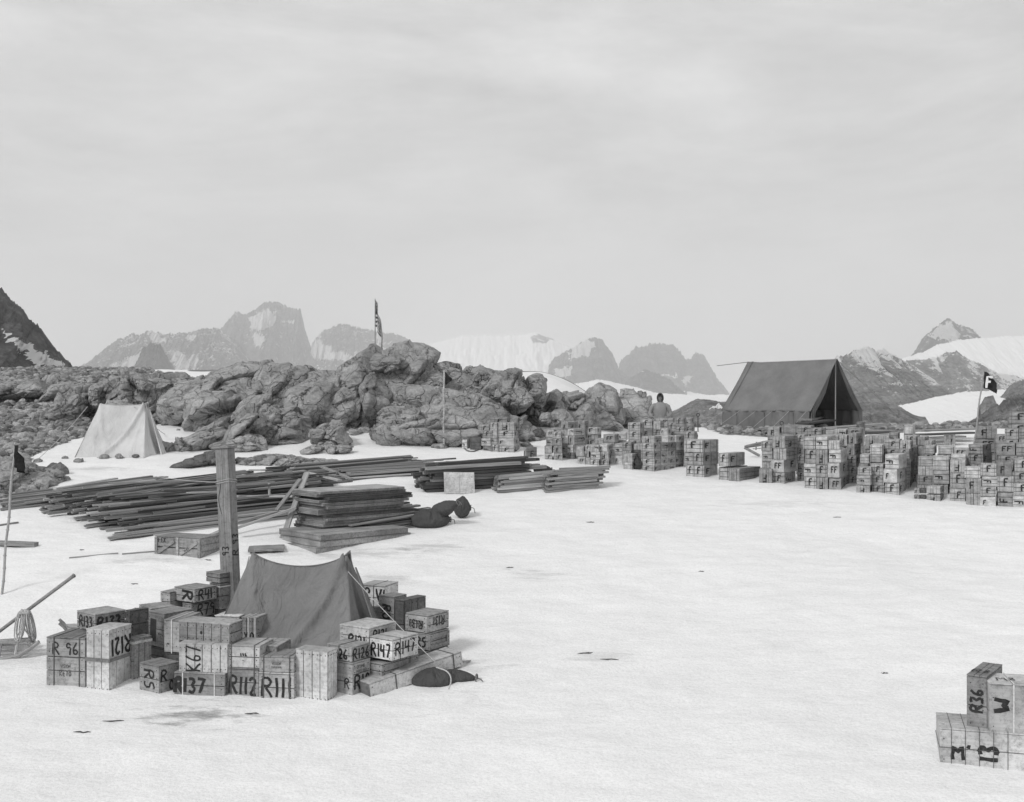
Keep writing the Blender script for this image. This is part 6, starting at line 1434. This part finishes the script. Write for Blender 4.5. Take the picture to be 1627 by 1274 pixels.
# ================================================================ the person
def person():
    base = at(1049, 737); Yp = base.y + 3.2; x = (1049 - CX) / F * Yp; gz = g1(x, Yp); topz = CAMZ + (HY - 624) / F * Yp; Ht = topz - gz; print('person', Ht, Yp)
    k = Ht / 1.8; r = empty('person', (x, Yp, gz), R(-8)); r.scale = (k, k, k)
    tag(r, 'person in a pale parka and dark hood standing hands on hips behind the crate stack', 'person')
    V = {}; E = []; RD = []
    names = []
    def v(n, p, rad): V[n] = len(names); names.append((p, rad))
    def e(a, b): E.append((V[a], V[b]))
    v('pelvis', (0, 0, .98), (.16, .12)); v('belly', (0, -.01, 1.12), (.155, .12)); v('chest', (0, 0, 1.32), (.18, .13)); v('neckb', (0, .01, 1.47), (.085, .08)); v('neck', (0, -.01, 1.54), (.06, .06)); v('skull', (0, -.03, 1.62), (.085, .095)); v('crown', (0, -.02, 1.72), (.07, .085))
    for a, b in (('pelvis', 'belly'), ('belly', 'chest'), ('chest', 'neckb'), ('neckb', 'neck'), ('neck', 'skull'), ('skull', 'crown')): e(a, b)
    for s, t in ((-1, 'l'), (1, 'r')):
        v('hip' + t, (s * .1, 0, .9), (.1, .1)); v('knee' + t, (s * .12, -.02, .5), (.065, .065)); v('ankle' + t, (s * .13, .02, .09), (.045, .045)); v('toe' + t, (s * .15, -.17, .04), (.045, .035))
        v('sh' + t, (s * .2, 0, 1.40), (.07, .07)); v('elb' + t, (s * .32, .05, 1.16), (.048, .048)); v('wr' + t, (s * .235, -.08, 1.03), (.032, .032)); v('palm' + t, (s * .175, -.115, 1.01), (.035, .022))
        for a, b in (('pelvis', 'hip'), ('hip', 'knee'), ('knee', 'ankle'), ('ankle', 'toe'), ('chest', 'sh'), ('sh', 'elb'), ('elb', 'wr'), ('wr', 'palm')): e(a + ('' if a in ('pelvis', 'chest') else t), b + t)
        for f in range(4):
            L = (.065, .075, .07, .055)[f]; z = 1.035 - f * .019
            v(f'f{f}{t}', (s * .145, -.145, z), (.0095, .0095)); v(f'g{f}{t}', (s * (.145 - L * .6), -.155, z - .008), (.0085, .0085)); v(f'h{f}{t}', (s * (.145 - L), -.15, z - .016), (.0075, .0075)); e('palm' + t, f'f{f}{t}'); e(f'f{f}{t}', f'g{f}{t}'); e(f'g{f}{t}', f'h{f}{t}')
        v('th' + t, (s * .18, -.10, 1.055), (.011, .011)); v('ti' + t, (s * .165, -.07, 1.085), (.009, .009)); e('palm' + t, 'th' + t); e('th' + t, 'ti' + t)
    me = bpy.data.meshes.new('body'); me.from_pydata([n[0] for n in names], E, []); o = link('body', me, r, mats=[M['skin']])
    sk = o.modifiers.new('skin', 'SKIN'); 
    for i, n in enumerate(names): me.skin_vertices[0].data[i].radius = n[1]
    me.skin_vertices[0].data[0].use_root = True
    ss = o.modifiers.new('sub', 'SUBSURF'); ss.levels = 2; ss.render_levels = 2
    # face
    f = MB(); f.tube([(0, -.125, 1.655), (0, -.145, 1.625), (0, -.125, 1.612)], [.008, .015, .01], n=8); f.build('nose', M['skin'], r, smooth=True)
    f = MB()
    for s in (-1, 1): f.box((s * .033, -.117, 1.658), (.026, .012, .012), bev=.004)
    f.build('eyes', M['ink'], r)
    f = MB(); f.box((0, -.118, 1.582), (.046, .012, .009), bev=.003); f.build('mouth', M['print'], r)
    # clothes: tapered skinned tubes
    def garment(name, chain, mat, sub=2):
        me = bpy.data.meshes.new(name); P, EE = [], []
        for c in chain:
            b = len(P); P += [q[:2] for q in c]; EE += [(b + i, b + i + 1) for i in range(len(c) - 1)]
        return me
    def lathe(name, rings, mat, n=28, folds=0.0, seed=0):
        Vv = []
        for i, (c, rx, ry) in enumerate(rings):
            for j in range(n):
                a = 2 * math.pi * j / n; q = 1 + folds * math.sin(5 * a + i * .9 + seed) + folds * .6 * math.sin(11 * a - i)
                Vv.append((c[0] + rx * math.cos(a) * q, c[1] + ry * math.sin(a) * q, c[2]))
        Fc = [(i * n + j, i * n + (j + 1) % n, (i + 1) * n + (j + 1) % n, (i + 1) * n + j) for i in range(len(rings) - 1) for j in range(n)]
        me = npmesh(name, Vv, Fc); o = link(name, me, r, mats=[M[mat]]); o.modifiers.new('thickness', 'SOLIDIFY').thickness = .006; return o
    lathe('parka', [((0, 0, .80), .21, .17), ((0, 0, .9), .21, .165), ((0, 0, 1.0), .18, .15), ((0, 0, 1.1), .19, .155), ((0, 0, 1.22), .205, .16), ((0, 0, 1.34), .21, .155), ((0, 0, 1.42), .185, .13), ((0, 0, 1.475), .12, .105), ((0, -.01, 1.51), .085, .09)], 'parka', folds=.045)
    for s in (-1, 1):
        m = MB(); m.tube([(s * .16, 0, 1.41), (s * .24, .01, 1.36), (s * .29, .03, 1.24), (s * .335, .05, 1.15), (s * .31, .0, 1.1), (s * .27, -.04, 1.06), (s * .235, -.07, 1.035)], [.07, .08, .072, .066, .062, .056, .048], n=14); m.build('sleeve', M['parka'], r, smooth=True)
        m = MB(); m.tube([(s * .1, 0, .92), (s * .115, -.01, .7), (s * .12, -.02, .5), (s * .128, 0, .3), (s * .13, .02, .13)], [.13, .12, .1, .095, .09], n=14); m.build('trouser_leg', M['bag'], r, smooth=True)
        m = MB(); m.tube([(s * .13, .07, .06), (s * .14, -.02, .065), (s * .15, -.12, .05), (s * .155, -.21, .04)], [.055, .07, .058, .04], n=12); m.tube([(s * .13, .02, .05), (s * .13, .02, .2)], [.062, .075], n=12); m.build('boot', M['bag'], r, smooth=True)
    # hood open at the face
    Vh = []; n, k = 26, 18
    for i in range(n):
        a = math.pi * (-.5 + 2.0 * i / (n - 1)) 
        for j in range(k):
            t = j / (k - 1); th = math.pi * .30 + t * math.pi * .70
            Vh.append((math.sin(th) * math.cos(a) * .1, -.02 - math.cos(th) * .125, 1.635 + math.sin(th) * math.sin(a) * .155))
    me = npmesh('hood', Vh, grid_faces(n, k)); o = link('hood', me, r, mats=[M['bag']]); o.modifiers.new('thickness', 'SOLIDIFY').thickness = .014
    h = MB(); h.box((0, -.1, 1.70), (.12, .05, .03), bev=.01); h.build('hood_brim', M['bag'], r)
M['skin'] = m_plain('weathered_skin', .22, 20, .1); M['parka'] = m_cloth('pale_parka_cloth', .27, .6)
person()
# ================================================================ crates and boards that hardly show become one object per kind
def cull(group_, maxn, name, label, cat):
    from mathutils.bvhtree import BVHTree
    objs = [o for o in COL.objects if o.type == 'MESH' and o.name.split('.')[0] in ('food_crate', 'board', 'plank')]
    boxes = [(o, Matrix.LocRotScale(o.location, o.rotation_euler, o.scale), (.5, .5, 1)) for o in objs]
    for o in COL.objects:
        if '_dim' in o: boxes.append((o, Matrix.LocRotScale(o.location, o.rotation_euler, None), (o['_dim'][0] / 2, o['_dim'][1] / 2, o['_dim'][2])))
    V, Fc, own = [], [], []
    for bi, (o, m, (a, b, h)) in enumerate(boxes):
        k = len(V); V += [m @ Vector(q) for q in ((-a, -b, 0), (a, -b, 0), (a, b, 0), (-a, b, 0), (-a, -b, h), (a, -b, h), (a, b, h), (-a, b, h))]
        Fc += [tuple(k + i for i in f) for f in ((0, 3, 2, 1), (4, 5, 6, 7), (0, 1, 5, 4), (1, 2, 6, 5), (2, 3, 7, 6), (3, 0, 4, 7))]; own += [bi] * 6
    bvh = BVHTree.FromPolygons(V, Fc); eye = Vector((0, 0, CAMZ)); score = {}
    for bi, (o, m, (a, b, h)) in enumerate(boxes):
        if o.name.split('.')[0] not in group_: continue
        s = 0
        for org, e1, e2 in (((-a, -b, 0), (2 * a, 0, 0), (0, 0, h)), ((-a, b, 0), (2 * a, 0, 0), (0, 0, h)), ((-a, -b, 0), (0, 2 * b, 0), (0, 0, h)), ((a, -b, 0), (0, 2 * b, 0), (0, 0, h)), ((-a, -b, h), (2 * a, 0, 0), (0, 2 * b, 0))):
            P0 = m @ Vector(org); A = m.to_3x3() @ Vector(e1); B = m.to_3x3() @ Vector(e2); c = P0 + (A + B) / 2; n = A.cross(B); area = abs(n.dot((c - eye).normalized())) / (c - eye).length_squared
            for i in range(7):
                for j in range(3):
                    q = P0 + A * ((i + .5) / 7) + B * ((j + .5) / 3); d = q - eye; L = d.length; u = q.x / q.y * F + CX; v = HY - (q.z - CAMZ) / q.y * F
                    if not (0 < u < 1627 and 0 < v < 1274): continue
                    hit = bvh.ray_cast(eye, d.normalized(), L + 1)
                    if hit[2] is not None and own[hit[2]] == bi and abs(hit[3] - L) < .012: s += area / 21 * F * F
        score[o] = s
    order = sorted(score, key=lambda o: -score[o]); rest = [o for i, o in enumerate(order) if i >= maxn or score[o] < 1.5]
    print(name, 'kept', len(order) - len(rest), 'merged', len(rest))
    Vv, Ff, mi, mats = [], [], [], []
    for o in rest:
        m = Matrix.LocRotScale(o.location, o.rotation_euler, o.scale); b = len(Vv); Vv += [m @ v.co for v in o.data.vertices]; idx = []
        for q in o.data.materials:
            if q not in mats: mats.append(q)
            idx.append(mats.index(q))
        for p in o.data.polygons: Ff.append([b + i for i in p.vertices]); mi.append(idx[p.material_index])
    me = bpy.data.meshes.new(name); me.from_pydata(Vv, [], Ff); me.update(); me.polygons.foreach_set('material_index', mi)
    for o in rest: bpy.data.objects.remove(o)
    tag(link(name, me, mats=mats), label, cat, None, 'stuff')
cull(('food_crate',), 290, 'inner_crates', 'wooden crates buried inside and behind the stacks of food crates', 'crates')
cull(('board', 'plank'), 285, 'inner_boards', 'boards buried inside the lumber heaps', 'boards')
clean_dims()
for o in COL.objects:
    if o.parent is None and 'label' in o and not 4 <= len(o['label'].split()) <= 16: print('LABEL', len(o['label'].split()), o['label'])
print('boards', NB)
# ================================================================ air
def haze():
    b = MB(); b.box((0, 3800, 300), (11000, 9000, 1000))
    s = NT('haze_air'); s.t.nodes.remove(s.b)
    v = s.n('ShaderNodeVolumePrincipled'); v.inputs['Color'].default_value = (.95, .95, .95, 1); v.inputs['Density'].default_value = .0002; v.inputs['Anisotropy'].default_value = .2
    s.l(v.outputs[0], s.out.inputs['Volume'])
    o = b.build('haze', s.m); o.location.z = -1; tag(o, 'thin pale haze filling the air over the bay', 'haze', kind='stuff')
haze()
